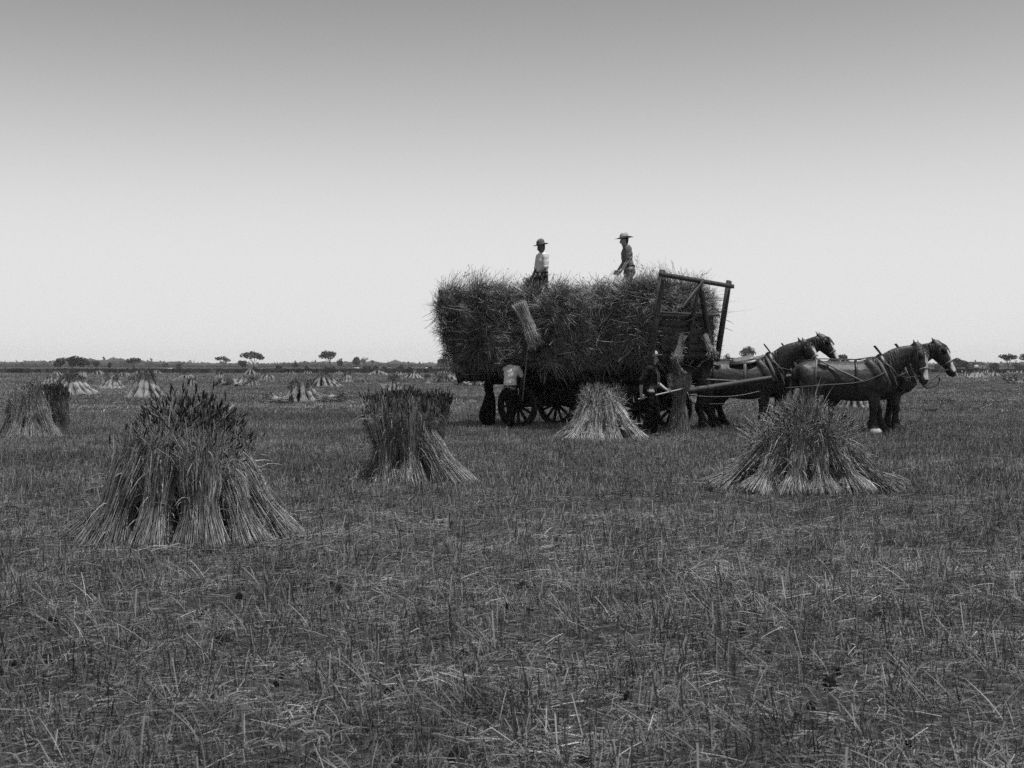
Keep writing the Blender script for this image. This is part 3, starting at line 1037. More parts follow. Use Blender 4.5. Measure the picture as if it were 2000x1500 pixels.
# dark weed tufts on the right
def tuft(px, py, w, h, lab, n=60):
    c = at(px, py); r = np.random.default_rng(int(px))
    ppm = FPX / c.y; W = w / ppm / 2; H = h / ppm
    B = Batch()
    a = r.uniform(0, 2 * PI, n * 3); d = np.sqrt(r.uniform(0, 1, n * 3)) * W
    k = 4; t = np.linspace(0, 1, k)
    hh = H * r.uniform(.5, 1.1, n * 3)
    P = np.zeros((n * 3, k, 3))
    P[:, :, 0] = (d * np.cos(a))[:, None] + np.cos(a)[:, None] * t * W * .4
    P[:, :, 1] = (d * np.sin(a))[:, None] + np.sin(a)[:, None] * t * W * .4
    P[:, :, 2] = hh[:, None] * t - (t ** 2) * hh[:, None] * .3
    tn = r.uniform(.5, 1.5, n * 3)
    a_, b_, c_ = strands(P, np.array([.012, .014, .01, .003])[None] * (1 + 0 * hh[:, None]), 2, tn, r)
    B.add(a_, b_, tone=c_)
    o = link('weed_tuft', B.mesh('weed_tuft', M['scrub'])); o.location = (c.x, c.y, 0)
    props(o, lab, 'weed', 'dark weed tufts right of the horses')
tuft(1809, 788, 26, 11, 'dark weed tuft right of the foremost horse chest, left of a pair')
tuft(1847, 789, 24, 12, 'dark weed tuft right of a pair behind the horses')
tuft(1817, 809, 16, 14, 'nearest dark weed tuft of three, below the other two')
tuft(1978, 860, 12, 8, 'small black weed tuft near the right edge of the picture')
tuft(1660, 1128, 10, 4, 'black weed spot low in the foreground right of the centre')

# ------------------------------------------------------------------ background: crop strip, scrub, trees, sheds
r = np.random.default_rng(77)
B = Batch()
n = 9000
x = r.uniform(-260, 330, n); y = r.uniform(236, 330, n)
x = x * (y / 280)
P = np.zeros((n, 2, 3)); P[:, :, 0] = x[:, None]; P[:, :, 1] = y[:, None]; P[:, 1, 2] = r.uniform(.55, .95, n)
P[:, 1, 0] += r.normal(0, .15, n)
a_, b_, c_ = strands(P, np.full((n, 2), .55), 2, r.uniform(.7, 1.4, n), r)
B.add(a_, b_, tone=c_)
o = link('standing_crop', B.mesh('standing_crop', M['crop']))
props(o, 'dark strip of uncut crop crossing the plain behind the stooks', 'crop', kind='stuff')

# far belt of low trees
bm = bmesh.new(); bmesh.ops.create_icosphere(bm, subdivisions=1, radius=1)
IV = np.array([v.co[:] for v in bm.verts]); IT = np.array([[v.index for v in f.verts] for f in bm.faces]); bm.free()
B = Batch()
for i in range(1500):
    y = r.uniform(1150, 1750); x = r.uniform(-.52, .52) * y
    hgt = (5.6 + 2.2 * math.sin(x / y * 23) * math.sin(x / y * 9 + 1)) * r.uniform(.75, 1.1)
    if x / y > .02: hgt *= .9
    if r.uniform() < .04: hgt *= 1.35
    w = r.uniform(4, 11)
    V = IV * (1 + r.normal(0, .18, (len(IV), 1))) * np.array([w, w, hgt * .55]) + np.array([x, y, hgt * .5])
    B.add(V, T=IT, tone=r.uniform(.6, 1.4))
    q = int(6)
    cl = IV[r.integers(0, len(IV), q)] * np.array([w, w, hgt * .6]) + np.array([x, y, hgt * .5])
    for cc in cl:
        s_ = r.uniform(.6, 1.4)
        B.add(IV[:6] * 0 + cc + r.normal(0, s_, (6, 3)), Q=[[0, 1, 2, 3]], T=[[2, 4, 5]], tone=r.uniform(.6, 1.4))
o = link('woodland', B.mesh('woodland', M['scrub']))
props(o, 'low dark belt of far scrub and trees along the horizon', 'woodland', kind='stuff')


def gum(px, py_base, top, wpx, style, lab, name='gum_tree', Y=None, seed=None, grp='trees standing on the horizon'):
    Y = Y or FPX * CAMH / (py_base - HZ)
    X = (px - 1000) * Y / FPX
    H = (HZ - top) * Y / FPX + CAMH
    W = wpx * Y / FPX / 2 * (1.15 if style == 'round' else 1.0)
    r = np.random.default_rng(seed or int(px * 7 + top))
    root = empty(name, (X, Y, 0)); props(root, lab, 'tree' if name != 'bush' else 'bush', grp)
    BT = Batch(); BL = Batch()
    clumps = []
    if style == 'umbrella' or style == 'sparse' or style == 'lean':
        lean = .25 * W if style == 'lean' else r.uniform(-.1, .1) * W
        fork = Vector((-lean * .2, 0, H * .32))
        tube(BT, [((lean, 0, -.3), H * .028), (tuple(fork), H * .02)], (1, 0, 0), 6)
        nl = 6 if style != 'sparse' else 5
        for i in range(nl):
            a = 2 * PI * i / nl + r.uniform(-.3, .3)
            e = Vector((math.cos(a) * W * r.uniform(.45, .75) - lean, math.sin(a) * W * .6, H * r.uniform(.68, .86)))
            mid_ = fork.lerp(e, .5) + Vector((0, 0, H * .07))
            tube(BT, [(tuple(fork), H * .014), (tuple(mid_), H * .01), (tuple(e), H * .005)], (0, 1, 0), 5)
            clumps.append((e, W * r.uniform(.30, .42), H * .11))
        clumps.append((Vector((-lean, 0, H * .88)), W * .45, H * .12))
        if style != 'sparse':
            clumps.append((Vector((-lean - W * .3, 0, H * .8)), W * .4, H * .1))
            clumps.append((Vector((-lean + W * .35, 0, H * .82)), W * .4, H * .1))
        nleaf = 64 if style != 'sparse' else 40
    elif style == 'round':
        tube(BT, [((0, 0, -.3), H * .035), ((0.1, 0, H * .5), H * .022)], (1, 0, 0), 6)
        for i in range(9):
            a = r.uniform(0, 2 * PI); d = r.uniform(.1, .62)
            z = H * r.uniform(.42, .86)
            e = Vector((math.cos(a) * W * d, math.sin(a) * W * d, z))
            tube(BT, [((0, 0, H * .3), H * .012), (tuple(e), H * .006)], (0, 1, 0), 5)
            clumps.append((e, W * .42, H * .15))
        nleaf = 110
    else:   # bush
        tube(BT, [((0, 0, -.2), H * .06), ((0.1, 0, H * .5), H * .03)], (1, 0, 0), 6)
        for i in range(8):
            a = r.uniform(0, 2 * PI); d = r.uniform(0, .6)
            clumps.append((Vector((math.cos(a) * W * d, math.sin(a) * W * d, H * r.uniform(.25, .72))), W * .45, H * .28))
        nleaf = 100
    ls = max(.2, W * .10)
    for (c, rw_, rh_) in clumps:
        p = r.normal(0, .5, (nleaf, 3)); p = p / np.maximum(np.linalg.norm(p, axis=1, keepdims=True), .6)
        p = p * np.array([rw_, rw_, rh_]) + np.array(c)
        d = r.normal(0, 1, (nleaf, 3)); d /= np.linalg.norm(d, axis=1, keepdims=True)
        P = np.stack([p - d * ls, p, p + d * ls], 1)
        tn = np.full(nleaf, 1.0) * r.uniform(.6, 1.5) * r.uniform(.7, 1.3, nleaf)
        a_, b_, c_ = strands(P, (np.array([.25, 1, .2]) * ls * .62)[None], 2, tn, r)
        BL.add(a_, b_, tone=c_)
    link('trunk', BT.mesh('trunk', M['bark']), None, root)
    link('crown', BL.mesh('crown', M['leaf']), None, root)['kind'] = 'stuff'
    return root


gum(118, 724, 697, 26, 'round', 'leftmost tree of the dense clump of three at the left')
gum(142, 724, 694, 30, 'round', 'middle and tallest tree of the dense clump of three at the left')
gum(163, 724, 697, 26, 'round', 'rightmost tree of the dense clump of three at the left')
gum(187, 722, 704, 16, 'round', 'small round tree right of the dense clump at the left')
gum(213, 723, 708, 9, 'round', 'narrow dark tree between the small round tree and the two-headed tree')
gum(261, 723, 699, 32, 'umbrella', 'two-headed dark tree standing alone on the left horizon')
gum(437, 722, 696, 34, 'sparse', 'thin sparse-crowned tree left of the umbrella tree')
gum(473, 722, 704, 18, 'round', 'small tree touching the left of the umbrella tree')
gum(495, 722, 687, 46, 'umbrella', 'large flat-topped umbrella tree on the left horizon')
gum(576, 722, 707, 14, 'round', 'small round tree right of the umbrella tree')
gum(324, 720, 709, 14, 'round', 'low tree left of the sparse tree, beyond the pale strip')
gum(645, 722, 685, 38, 'lean', 'tall leaning open-crowned tree left of the wagon')
gum(664, 721, 703, 15, 'round', 'round tree just right of the tall leaning tree')
gum(696, 721, 697, 18, 'round', 'dense left-hand tree of a pair between leaning tree and wagon')
gum(710, 721, 698, 18, 'sparse', 'open right-hand tree of a pair between leaning tree and wagon')
gum(868, 721, 700, 26, 'umbrella', 'flat-topped tree just left of the wagon load')
gum(1422, 723, 690, 18, 'round', 'tree showing between the wagon and the back of the near wheel horse')
gum(1461, 723, 676, 36, 'umbrella', 'tree rising over the back of the near wheel horse')
gum(1645, 723, 693, 34, 'round', 'tree showing between the two pairs of horses')
gum(1969, 724, 691, 34, 'umbrella', 'flat-topped tree near the right edge')
gum(2008, 724, 688, 36, 'umbrella', 'tree cut by the right edge of the picture')
gum(1868, 724, 700, 30, 'round', 'big rounded tree left of the long shed')
gum(1885, 724, 704, 26, 'round', 'darker tree against the left end of the long shed')
gum(1905, 719.5, 702, 3, 'round', 'thin bare tree top rising behind the long shed')
G_B = 'dark bushes in front of the horizon'
for (px, py, tp, w, lb) in [
    (545, 724, 713, 12, 'low bush right of the foot of the umbrella tree'),
    (600, 724, 714, 12, 'low bush midway between umbrella tree and leaning tree'),
    (640, 725, 716, 30, 'wide flat bush at the foot of the leaning tree'),
    (716, 725, 715, 26, 'wide dark bush right of the white hut'),
    (734, 725, 713, 18, 'round black bush right of the wide dark bush'),
    (752, 724, 716, 14, 'small bush between the two round black bushes'),
    (780, 725, 712, 20, 'largest round black bush above the waisted stook'),
    (802, 724, 716, 12, 'small bush right of the largest round black bush'),
    (840, 724, 716, 12, 'small bush beside the second white hut'),
    (886, 726, 708, 18, 'tall bush at the left edge of the wagon'),
    (262, 725, 717, 12, 'small bush at the foot of the two-headed tree'),
    (497, 725, 717, 14, 'small bush at the foot of the umbrella tree'),
    (350, 722, 709, 12, 'bush on the horizon right of the two-headed tree'),
    (1940, 723, 708, 22, 'bush right of the long shed'),
    (1990, 722, 709, 26, 'bush between the two trees at the right edge'),
    (1832, 722, 710, 18, 'bush behind the head of the foremost horse')]:
    gum(px, py, tp, w, 'bush', lb, name='bush', grp=G_B)


def hut(px, py, w, top, lab, cat, wall='white_wall', roof='roof', depth=3.0, name='hut', Y=None, grp=None):
    Y = Y or FPX * CAMH / (py - HZ)
    X = (px - 1000) * Y / FPX; W = w * Y / FPX; H = (HZ - top) * Y / FPX + CAMH
    root = empty(name, (X, Y, 0)); props(root, lab, cat, grp)
    B = Batch(); box(B, (0, 0, H * .41), (W, depth, H * .82)); link('wall', B.mesh('wall', M[wall]), None, root)
    B = Batch()
    V = [(-W * .54, -depth * .6, H * .8), (W * .54, -depth * .6, H * .8), (W * .54, depth * .6, H * .8), (-W * .54, depth * .6, H * .8), (-W * .54, 0, H), (W * .54, 0, H)]
    B.add(V, Q=[[0, 1, 5, 4], [2, 3, 4, 5], [3, 2, 1, 0]], T=[[0, 4, 3], [1, 2, 5]])
    link('roof', B.mesh('roof', M[roof]), None, root)
    B = Batch(); box(B, (W * .1, -depth / 2 - .02, H * .3), (W * .14, .04, H * .58)); link('door', B.mesh('door', M['wood']), None, root)
    return root


hut(332, 722.5, 8, 719, 'tiny white hut on the pale strip between two-headed and sparse trees', 'hut', roof='white_wall', grp='small white huts on the plain')
hut(697, 722.5, 8, 718, 'tiny white hut below the pair of trees left of the wagon', 'hut', roof='white_wall', grp='small white huts on the plain')
hut(834, 722.5, 7, 718, 'tiny white hut on the plain nearest to the wagon', 'hut', roof='white_wall', grp='small white huts on the plain')
hut(1903, 722.3, 22, 706.5, 'long low grey shed with a dark roof left of the flat-topped tree on the right', 'shed', 'grey_wall', 'roof', 8, 'shed')
hut(1914, 722.8, 14, 710, 'small white-walled lean-to at the right end of the long shed', 'shed', 'white_wall', 'roof', 4, 'shed')

# ------------------------------------------------------------------ wagon (local: x forward, y to the far side, z up)
WH = R(-35)
WP = Vector((0.135, 29.5, 0))
wag = empty('farm_wagon', WP, WH)
props(wag, 'tall four-wheeled wooden farm wagon under the load of sheaves, with a high front frame', 'wagon')
WM = Matrix.Translation(WP) @ Matrix.Rotation(WH, 4, 'Z')
WI = WM.inverted()


def wl(px, py, Y):
    return WI @ atd(px, py, Y)


def build_wheel(x, y, rad, wide=.12, nsp=12):
    """rim mesh with hub, spokes and iron tyre as its pieces, standing at (x,y)"""
    def ringmesh(r0, r1, w, n=40):
        B = Batch(); V = []; Qd = []
        for j in range(n):
            a = 2 * PI * j / n
            for (rr, yy) in ((r0, -w / 2), (r1 - .008, -w / 2), (r1, -w / 2 + .008), (r1, w / 2 - .008), (r1 - .008, w / 2), (r0, w / 2)):
                V.append((rr * math.cos(a), yy, rr * math.sin(a)))
        for j in range(n):
            j2 = (j + 1) % n
            for i in range(6):
                i2 = (i + 1) % 6
                Qd.append([j * 6 + i, j * 6 + i2, j2 * 6 + i2, j2 * 6 + i])
        B.add(V, Qd); return B
    wheel = link('wheel', ringmesh(rad - .125, rad - .018, wide * .92).mesh('rim', M['wood_dark']), None, wag)
    wheel.location = (x, y, rad)
    wheel.rotation_euler = (0, random.uniform(0, .5), 0)
    link('tyre', ringmesh(rad - .016, rad, wide).mesh('tyre', M['iron']), None, wheel)
    B = Batch()
    tube(B, [((0, -.17, 0), .055), ((0, -.12, 0), .075), ((0, -.03, 0), .105), ((0, .05, 0), .105), ((0, .13, 0), .075)], (1, 0, 0), 14)
    link('hub', B.mesh('hub', M['wood_dark'], True), None, wheel)
    B = Batch()
    beam(B, (0, 0, .07), (0, 0, rad - .12), .045, .06, (0, 1, 0))
    sm = B.mesh('spoke', M['wood_dark'])
    for i in range(nsp):
        s = link('spoke', sm, None, wheel); s.rotation_euler = (0, 2 * PI * i / nsp, 0)
    return wheel


build_wheel(0, 0, .56); build_wheel(0, 1.72, .56)
build_wheel(3.25, 0.04, .52); build_wheel(3.25, 1.70, .52)

ZB = 1.30      # underside of the bed planks
UR, UF, VN, VF = -1.62, 4.15, -.28, 1.98     # body extents


def part(name, B, m, parent=wag, smooth=False):
    return link(name, B.mesh(name, M[m], smooth), None, parent)


B = Batch(); beam(B, (0, -.2, .56), (0, 1.92, .56), .11, .11, (1, 0, 0)); part('axle', B, 'wood_dark')
B = Batch(); beam(B, (3.25, -.15, .52), (3.25, 1.9, .52), .11, .11, (1, 0, 0)); part('axle', B, 'wood_dark')
B = Batch(); beam(B, (-.3, .86, .60), (3.4, .86, .60), .12, .10); part('reach_pole', B, 'wood_dark')
for x in (0, 3.25):
    B = Batch(); box(B, (x, .86, .82), (.20, 1.35, .42)); box(B, (x, .86, 1.03), (.16, 1.7, .12)); part('bolster', B, 'wood_dark')
B = Batch()
for v in (VN + .12, .86, VF - .12):
    beam(B, (UR, v, 1.21), (UF, v, 1.21), .09, .17)
part('bed_sill', B, 'wood_dark')
B = Batch()
for y in (.05, 1.66):
    beam(B, (-.75, y, 1.09), (4.0, y, 1.09), .07, .07)
for x in (.9, 1.5, 2.1):
    box(B, (x, .86, .86), (.5, 1.2, .50))
part('under_box', B, 'wood_dark')
B = Batch()
beam(B, (.75, .06, .72), (.75, .06, 1.12), .06, .05, (1, 0, 0)); beam(B, (.66, -.02, .60), (.66, 1.72, .60), .09, .12, (1, 0, 0))
part('brake', B, 'wood_dark')
np_ = 16
for i in range(np_):
    x0 = UR + (UF - UR) * i / np_; x1 = UR + (UF - UR) * (i + 1) / np_
    B = Batch(); box(B, ((x0 + x1) / 2, (VN + VF) / 2, ZB + .02), (x1 - x0 - .014, VF - VN, .036)); part('bed_plank', B, 'wood_dark')
# side rails and the outward leaning side boards
for side in (-1, 1):
    v = VN if side < 0 else VF
    for k in range(3):
        B = Batch(); a = v + side * (.02 + .05 * k)
        beam(B, (UR, a, ZB + .13 + .19 * k), (UF, a, ZB + .13 + .19 * k), .03, .17)
        part('side_board', B, 'wood_dark')
    for i in range(6):
        x = UR + .2 + i * (UF - UR - .4) / 5
        B = Batch(); beam(B, (x, v + side * -.01, ZB - .12), (x, v + side * .24, ZB + .72), .06, .05, (1, 0, 0)); part('stake', B, 'wood_dark')
# rear frame
RZ = 3.32
for v in (VN - .12, VF + .1):
    B = Batch(); beam(B, (UR + .0, v + (.25 if v < 0 else -.25), 1.08), (UR - .42, v, RZ + .06), .10, .09, (0, 1, 0)); part('rear_post', B, 'wood_dark')
B = Batch(); beam(B, (UR - .39, VN - .25, RZ - .25), (UR - .39, VF + .2, RZ - .25), .08, .07, (1, 0, 0)); part('rear_rail', B, 'wood_dark')
for k in range(3):
    B = Batch(); beam(B, (UR - .03 - .05 * k, VN - .0, 1.42 + .2 * k), (UR - .03 - .05 * k, VF, 1.42 + .2 * k), .03, .18, (1, 0, 0)); part('tail_board', B, 'wood_dark')

# high front frame, placed from the photograph on the front plane of the body
n_w = Vector((math.sin(R(35)), math.cos(R(35)), 0))
YN = 26.95      # depth of the near front post
def fp(px, py, k=0.0):
    """point of the front frame plane: find depth so that the point lies on the plane through the near post"""
    p0 = WM @ Vector((UF + .10, VN, 0))
    h = Vector((math.cos(R(35)), -math.sin(R(35)), 0))
    d = Vector(((px - 1000) / FPX, 1, (HZ - py) / FPX))
    o0 = Vector((0, 0, CAMH))
    # plane leans forward with height
    lean = .10
    nrm = Vector((h.x, h.y, -lean))
    t = (p0 - o0).dot(nrm) / d.dot(nrm)
    return WI @ (o0 + d * t) + Vector((k, 0, 0))


def fbeam(name, a, b, w, h, k=0.0, m='wood', side=(0, 1, 0)):
    B = Batch(); beam(B, fp(*a, k), fp(*b, k), w, h, side); return part(name, B, m)


fbeam('front_post', (1294, 527), (1270, 712), .12, .09)
fbeam('front_post', (1424, 548), (1399, 712), .12, .09)
fbeam('top_rail', (1281, 536), (1424, 560), .07, .09, .10, side=(1, 0, 0))
fbeam('brace', (1364, 547), (1340, 700), .12, .07, .0)
fbeam('brace', (1366, 547), (1392, 700), .12, .07, .0)
fbeam('brace', (1364, 547), (1322, 604), .09, .05, .12, 'wood_pale')
fbeam('cross_rail', (1284, 610), (1408, 616), .06, .05, -.05, side=(1, 0, 0))
for (ya, yb) in ((616, 618), (632, 633), (648, 648), (664, 663), (680, 678), (696, 693)):
    fbeam('front_board', (1303, ya), (1402, yb), .035, .155, -.12, 'wood', side=(1, 0, 0))
B = Batch(); beam(B, (UF + .02, VN, ZB + .05), (UF + .02, VF, ZB + .05), .10, .22, (1, 0, 0)); part('front_sill', B, 'wood_dark')

# shafts and swing gear running forward past the wheel horses
def wpt(px, py, Y): return WI @ atd(px, py, Y)
B = Batch()
stube(B, [tuple(wpt(1338, 765, 27.45)) + (.075, .09), tuple(wpt(1420, 752, 27.45)) + (.07, .085), tuple(wpt(1505, 738, 27.42)) + (.05, .06)], (0, 0, 1), 10, 3)
part('shaft', B, 'wood_pale', smooth=True)
B = Batch()
stube(B, [tuple(wpt(1338, 765, 28.8)) + (.07, .08), tuple(wpt(1420, 754, 28.75)) + (.065, .075), tuple(wpt(1555, 733, 28.6)) + (.05, .055)], (0, 0, 1), 10, 3)
part('shaft', B, 'wood_pale', smooth=True)
B = Batch()
p1 = wpt(1338, 765, 27.45); p2 = wpt(1338, 765, 28.8)
beam(B, p1, p2, .12, .10, (1, 0, 0)); beam(B, p1, (3.3, .25, .62), .10, .12, (0, 0, 1)); beam(B, p2, (3.3, 1.5, .62), .10, .12, (0, 0, 1))
part('hounds', B, 'wood_dark')
for (q, r_) in (((1345, 772, 27.4), .012), ((1345, 786, 27.5), .009)):
    B = cord([wpt(*q), wpt(1390, q[1] + 3, 27.35), wpt(1440, q[1] + 1, 27.3), wpt(1485, q[1] - 8, 27.4)], r_)
    part('trace_chain', B, 'iron')

# ------------------------------------------------------------------ load of sheaves
load = empty('sheaf_load', WP, WH)
props(load, 'great square load of shaggy sheaves packed high on the farm wagon', 'load')
LV = []
for sd, kw in ((301, {}), (302, dict(rt=.27, shag=3.2)), (303, dict(rt=.22, shag=2.2)), (304, dict(rt=.29, shag=4, leaves=520))):
    p = dict(n=620, L=.85, rb=.17, rw=.15, rt=.25, band=.35, shag=3.2, wr=.0031, k=12, m=2, leaves=420, material='load_straw', droop=.13, tones=(.35, 1.8))
    p.update(kw)
    me, en, di, rr = sheaf_mesh(sd, **p)
    LV.append((me, ears_mesh(en, di, rr, .15, .05, .008, -.3)))


def top_z(u):       # load height along the wagon
    return float(np.interp(u, [-1.9, -.9, -.1, .7, 1.3, 1.7, 2.4, 3.2, 4.1], [2.98, 3.04, 2.98, 3.02, 2.93, 2.98, 3.02, 3.10, 3.06]))


LN, LF = -.62, 2.25        # faces of the load
def bulge(u, z):           # how far the near face stands out
    return .16 * math.sin(u * 2.6 + z * 1.3) + .12 * math.sin(z * 4.1 - u * 1.9) - .22 * max(0, 2.1 - z)


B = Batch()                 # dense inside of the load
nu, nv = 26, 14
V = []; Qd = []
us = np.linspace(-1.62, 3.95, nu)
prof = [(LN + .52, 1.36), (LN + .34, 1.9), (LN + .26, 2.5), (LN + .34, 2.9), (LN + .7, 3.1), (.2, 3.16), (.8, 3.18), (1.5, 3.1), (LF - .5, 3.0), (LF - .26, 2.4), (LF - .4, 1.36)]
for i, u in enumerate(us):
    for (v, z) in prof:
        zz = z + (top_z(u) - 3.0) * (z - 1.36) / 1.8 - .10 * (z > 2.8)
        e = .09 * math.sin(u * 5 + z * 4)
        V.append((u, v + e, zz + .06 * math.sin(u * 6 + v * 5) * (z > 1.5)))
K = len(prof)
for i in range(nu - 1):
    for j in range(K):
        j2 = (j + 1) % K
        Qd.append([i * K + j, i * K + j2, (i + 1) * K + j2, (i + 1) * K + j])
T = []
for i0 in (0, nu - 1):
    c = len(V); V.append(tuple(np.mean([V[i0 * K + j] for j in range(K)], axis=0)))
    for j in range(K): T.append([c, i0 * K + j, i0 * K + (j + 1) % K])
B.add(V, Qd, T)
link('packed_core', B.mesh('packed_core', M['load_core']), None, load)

lr = random.Random(55)
nload = 0
def lsheaf(base, d, s=1.0, roll=None):
    """load sheaf: base inside, head pointing along d"""
    global nload
    v = LV[lr.randrange(len(LV))]
    o = link('sheaf', v[0], None, load)
    o.rotation_mode = 'QUATERNION'
    o.rotation_quaternion = Vector(d).normalized().to_track_quat('Z', 'Y') @ Quaternion((0, 0, 1), lr.uniform(0, 6.28))
    o.location = base; o.scale = (s, s, s)
    if lr.random() < .55: link('seed_heads', v[1], None, o)['kind'] = 'stuff'
    nload += 1


LEN = .84
for row, z in enumerate((1.86, 2.13, 2.42, 2.70, 2.97)):          # near face
    for i in range(12):
        u = -1.50 + i * .47 + (.2 if row % 2 else 0) + lr.uniform(-.1, .1)
        if u > 4.0 or (row == 0 and u < -1.3) or lr.random() < .13: continue
        zz = z + (top_z(u) - 3.0) * (z - 1.4) / 1.8 + lr.uniform(-.07, .07)
        d = Vector((lr.uniform(-.55, .55), -1, lr.uniform(-.45, .25)))
        y = LN - bulge(u, zz) * .6 + lr.uniform(-.16, .22)
        s = lr.uniform(.8, 1.2)
        lsheaf(Vector((u, y, zz)) - d.normalized() * LEN * s * .92, d, s)
for row, z in enumerate((1.75, 2.1, 2.5, 2.85)):                # front face, behind the frame
    for i in range(6):
        v = LN + .35 + i * .46 + lr.uniform(-.08, .08)
        if lr.random() < .25 and z < 2.6: continue
        d = Vector((1, lr.uniform(-.5, .5), lr.uniform(-.45, .25)))
        s = lr.uniform(.8, .98)
        zz = z + .14
        lsheaf(Vector((4.0 + lr.uniform(-.1, .12) + (.15 if z > 2.4 else 0), v, zz)) - d.normalized() * LEN * s * .92, d, s)
for row, z in enumerate((1.75, 2.1, 2.45, 2.80, 3.0)):                     # rear face, bulging out as it rises
    for i in range(6):
        v = LN + .1 + i * .5 + lr.uniform(-.08, .08)
        d = Vector((-1, lr.uniform(-.5, .3), lr.uniform(-.3, .3)))
        s = lr.uniform(.85, 1.0)
        lsheaf(Vector((-1.55 - min(.12 * row, .34) + lr.uniform(-.1, .05), v, z - .02)) - d.normalized() * LEN * s * .92, d, s)
for i in range(13):                                                  # top edge, near side
    u = -1.58 + i * .44 + lr.uniform(-.1, .1)
    d = Vector((lr.uniform(-.7, .7), -1, lr.uniform(.1, .6)))
    s = lr.uniform(.85, 1.0)
    lsheaf(Vector((u, LN + .16 + lr.uniform(-.1, .1), top_z(u) - .10)) - d.normalized() * LEN * s * .9, d, s)
for j, v in enumerate((.2, .9, 1.6)):                                # top
    for i in range(11):
        u = -1.6 + i * .53 + lr.uniform(-.15, .15)
        d = Vector((lr.uniform(-.8, .8), lr.uniform(-.8, .8), lr.uniform(.10, .5)))
        s = lr.uniform(.8, 1.0)
        lsheaf(Vector((u, v, top_z(u) - .04 + .04 * j)) - d.normalized() * LEN * s * .9, d, s)
for i in range(11):                                                  # far top edge
    u = -1.6 + i * .52
    d = Vector((lr.uniform(-.5, .5), 1, lr.uniform(-.1, .5))); s = .95
    lsheaf(Vector((u, LF, top_z(u) - .25)) - d.normalized() * LEN * s * .9, d, s)
for i in range(8):                                                   # sheaf on top by the front frame
    pass

# wisps hanging from the load
r = np.random.default_rng(9)
n = 900
P = np.zeros((n, 5, 3)); q = np.linspace(0, 1, 5)
face = r.integers(0, 5, n)
for i in range(n):
    if face[i] == 0: b = np.array([-1.82 + r.normal(0, .08), r.uniform(-.6, 2.2), r.uniform(1.7, 3.2)]); d = np.array([-1, r.normal(0, .3), r.normal(-.1, .4)])
    elif face[i] == 1:
        u = r.uniform(-1.8, 4); b = np.array([u, r.uniform(-.5, 2.2), top_z(u)]); d = np.array([r.normal(0, .6), r.normal(0, .5), 1])
    else:
        u = r.uniform(-1.8, 4); b = np.array([u, LN - .02, r.uniform(1.5, 3.2)]); d = np.array([r.normal(0, .9), -.6, r.normal(-.3, .5)])
    d = d / np.linalg.norm(d) * r.uniform(.06, .24)
    P[i] = b + d * q[:, None]; P[i, :, 2] -= q ** 2 * r.uniform(0, .14)
B = Batch(); a_, b_, c_ = strands(P, np.array([.0045, .0045, .004, .003, .0015])[None], 2, r.uniform(.8, 2.0, n), r)
B.add(a_, b_, tone=c_)
q = np.linspace(0, 1, 7)
for k_ in range(230):            # tousled locks of straw lying over the faces
    m = int(r.integers(20, 50))
    f_ = r.uniform()
    if f_ < .82:
        c = np.array([r.uniform(-1.85, 4.0), 0, r.uniform(1.75, 3.05)]); c[1] = LN - .04 - .7 * bulge(c[0], c[2]); ex = np.array([1, 0, 0]); out = np.array([0, -1, 0])
    elif f_ < .92:
        c = np.array([4.16, r.uniform(-.5, 2.1), r.uniform(1.8, 3.1)]); ex = np.array([0, 1, 0]); out = np.array([1, 0, 0])
    else:
        c = np.array([-1.92, r.uniform(-.5, 2.1), r.uniform(1.9, 2.9)]); ex = np.array([0, 1, 0]); out = np.array([-1, 0, 0])
    a = r.normal(-.3, .75) + (PI if r.uniform() < .5 else 0)
    Lk = r.uniform(.22, .5)
    an = a + r.normal(0, .28, m); LL = Lk * r.uniform(.6, 1.2, m)
    dn = ex[None] * np.cos(an)[:, None] + np.array([0, 0, 1])[None] * (np.sin(an))[:, None]
    st = c[None] + r.normal(0, .035, (m, 3))
    Pk = st[:, None] + dn[:, None] * (LL[:, None] * q)[..., None] + out[None, None] * (np.sin(q * PI * .8) * .10)[None, :, None] * r.uniform(.3, 1.4, m)[:, None, None]
    Pk[:, :, 2] -= (q ** 2)[None] * (LL * r.uniform(.1, .6, m))[:, None]
    a_, b_, c_ = strands(Pk, np.array([.002, .003, .0034, .0034, .003, .0022, .001])[None], 2, r.uniform(.9, 2.4, m) * r.uniform(.7, 1.2), r)
    B.add(a_, b_, tone=c_)
o = link('loose_wisps', B.mesh('loose_wisps', M['load_straw']), None, load); o['kind'] = 'stuff'


# ------------------------------------------------------------------ single sheaves about the wagon
def single(label, var, base, top, s=1.0, group=None, parts=True, wide=1.0, flip=False):
    base = Vector(base); top = Vector(top)
    root = empty('sheaf', base); props(root, label, 'sheaf', group)
    o = link('stalks', var[0], None, root)
    o.rotation_mode = 'QUATERNION'
    o.rotation_quaternion = (top - base).normalized().to_track_quat('Z', 'Y')
    o.scale = (s * wide, s * wide, s)
    link('straw_core', var[1], None, o)
    if var[2]: link('seed_heads', var[2], None, o)['kind'] = 'stuff'
    if var[3]: link('twine_band', var[3], None, o)
    return root


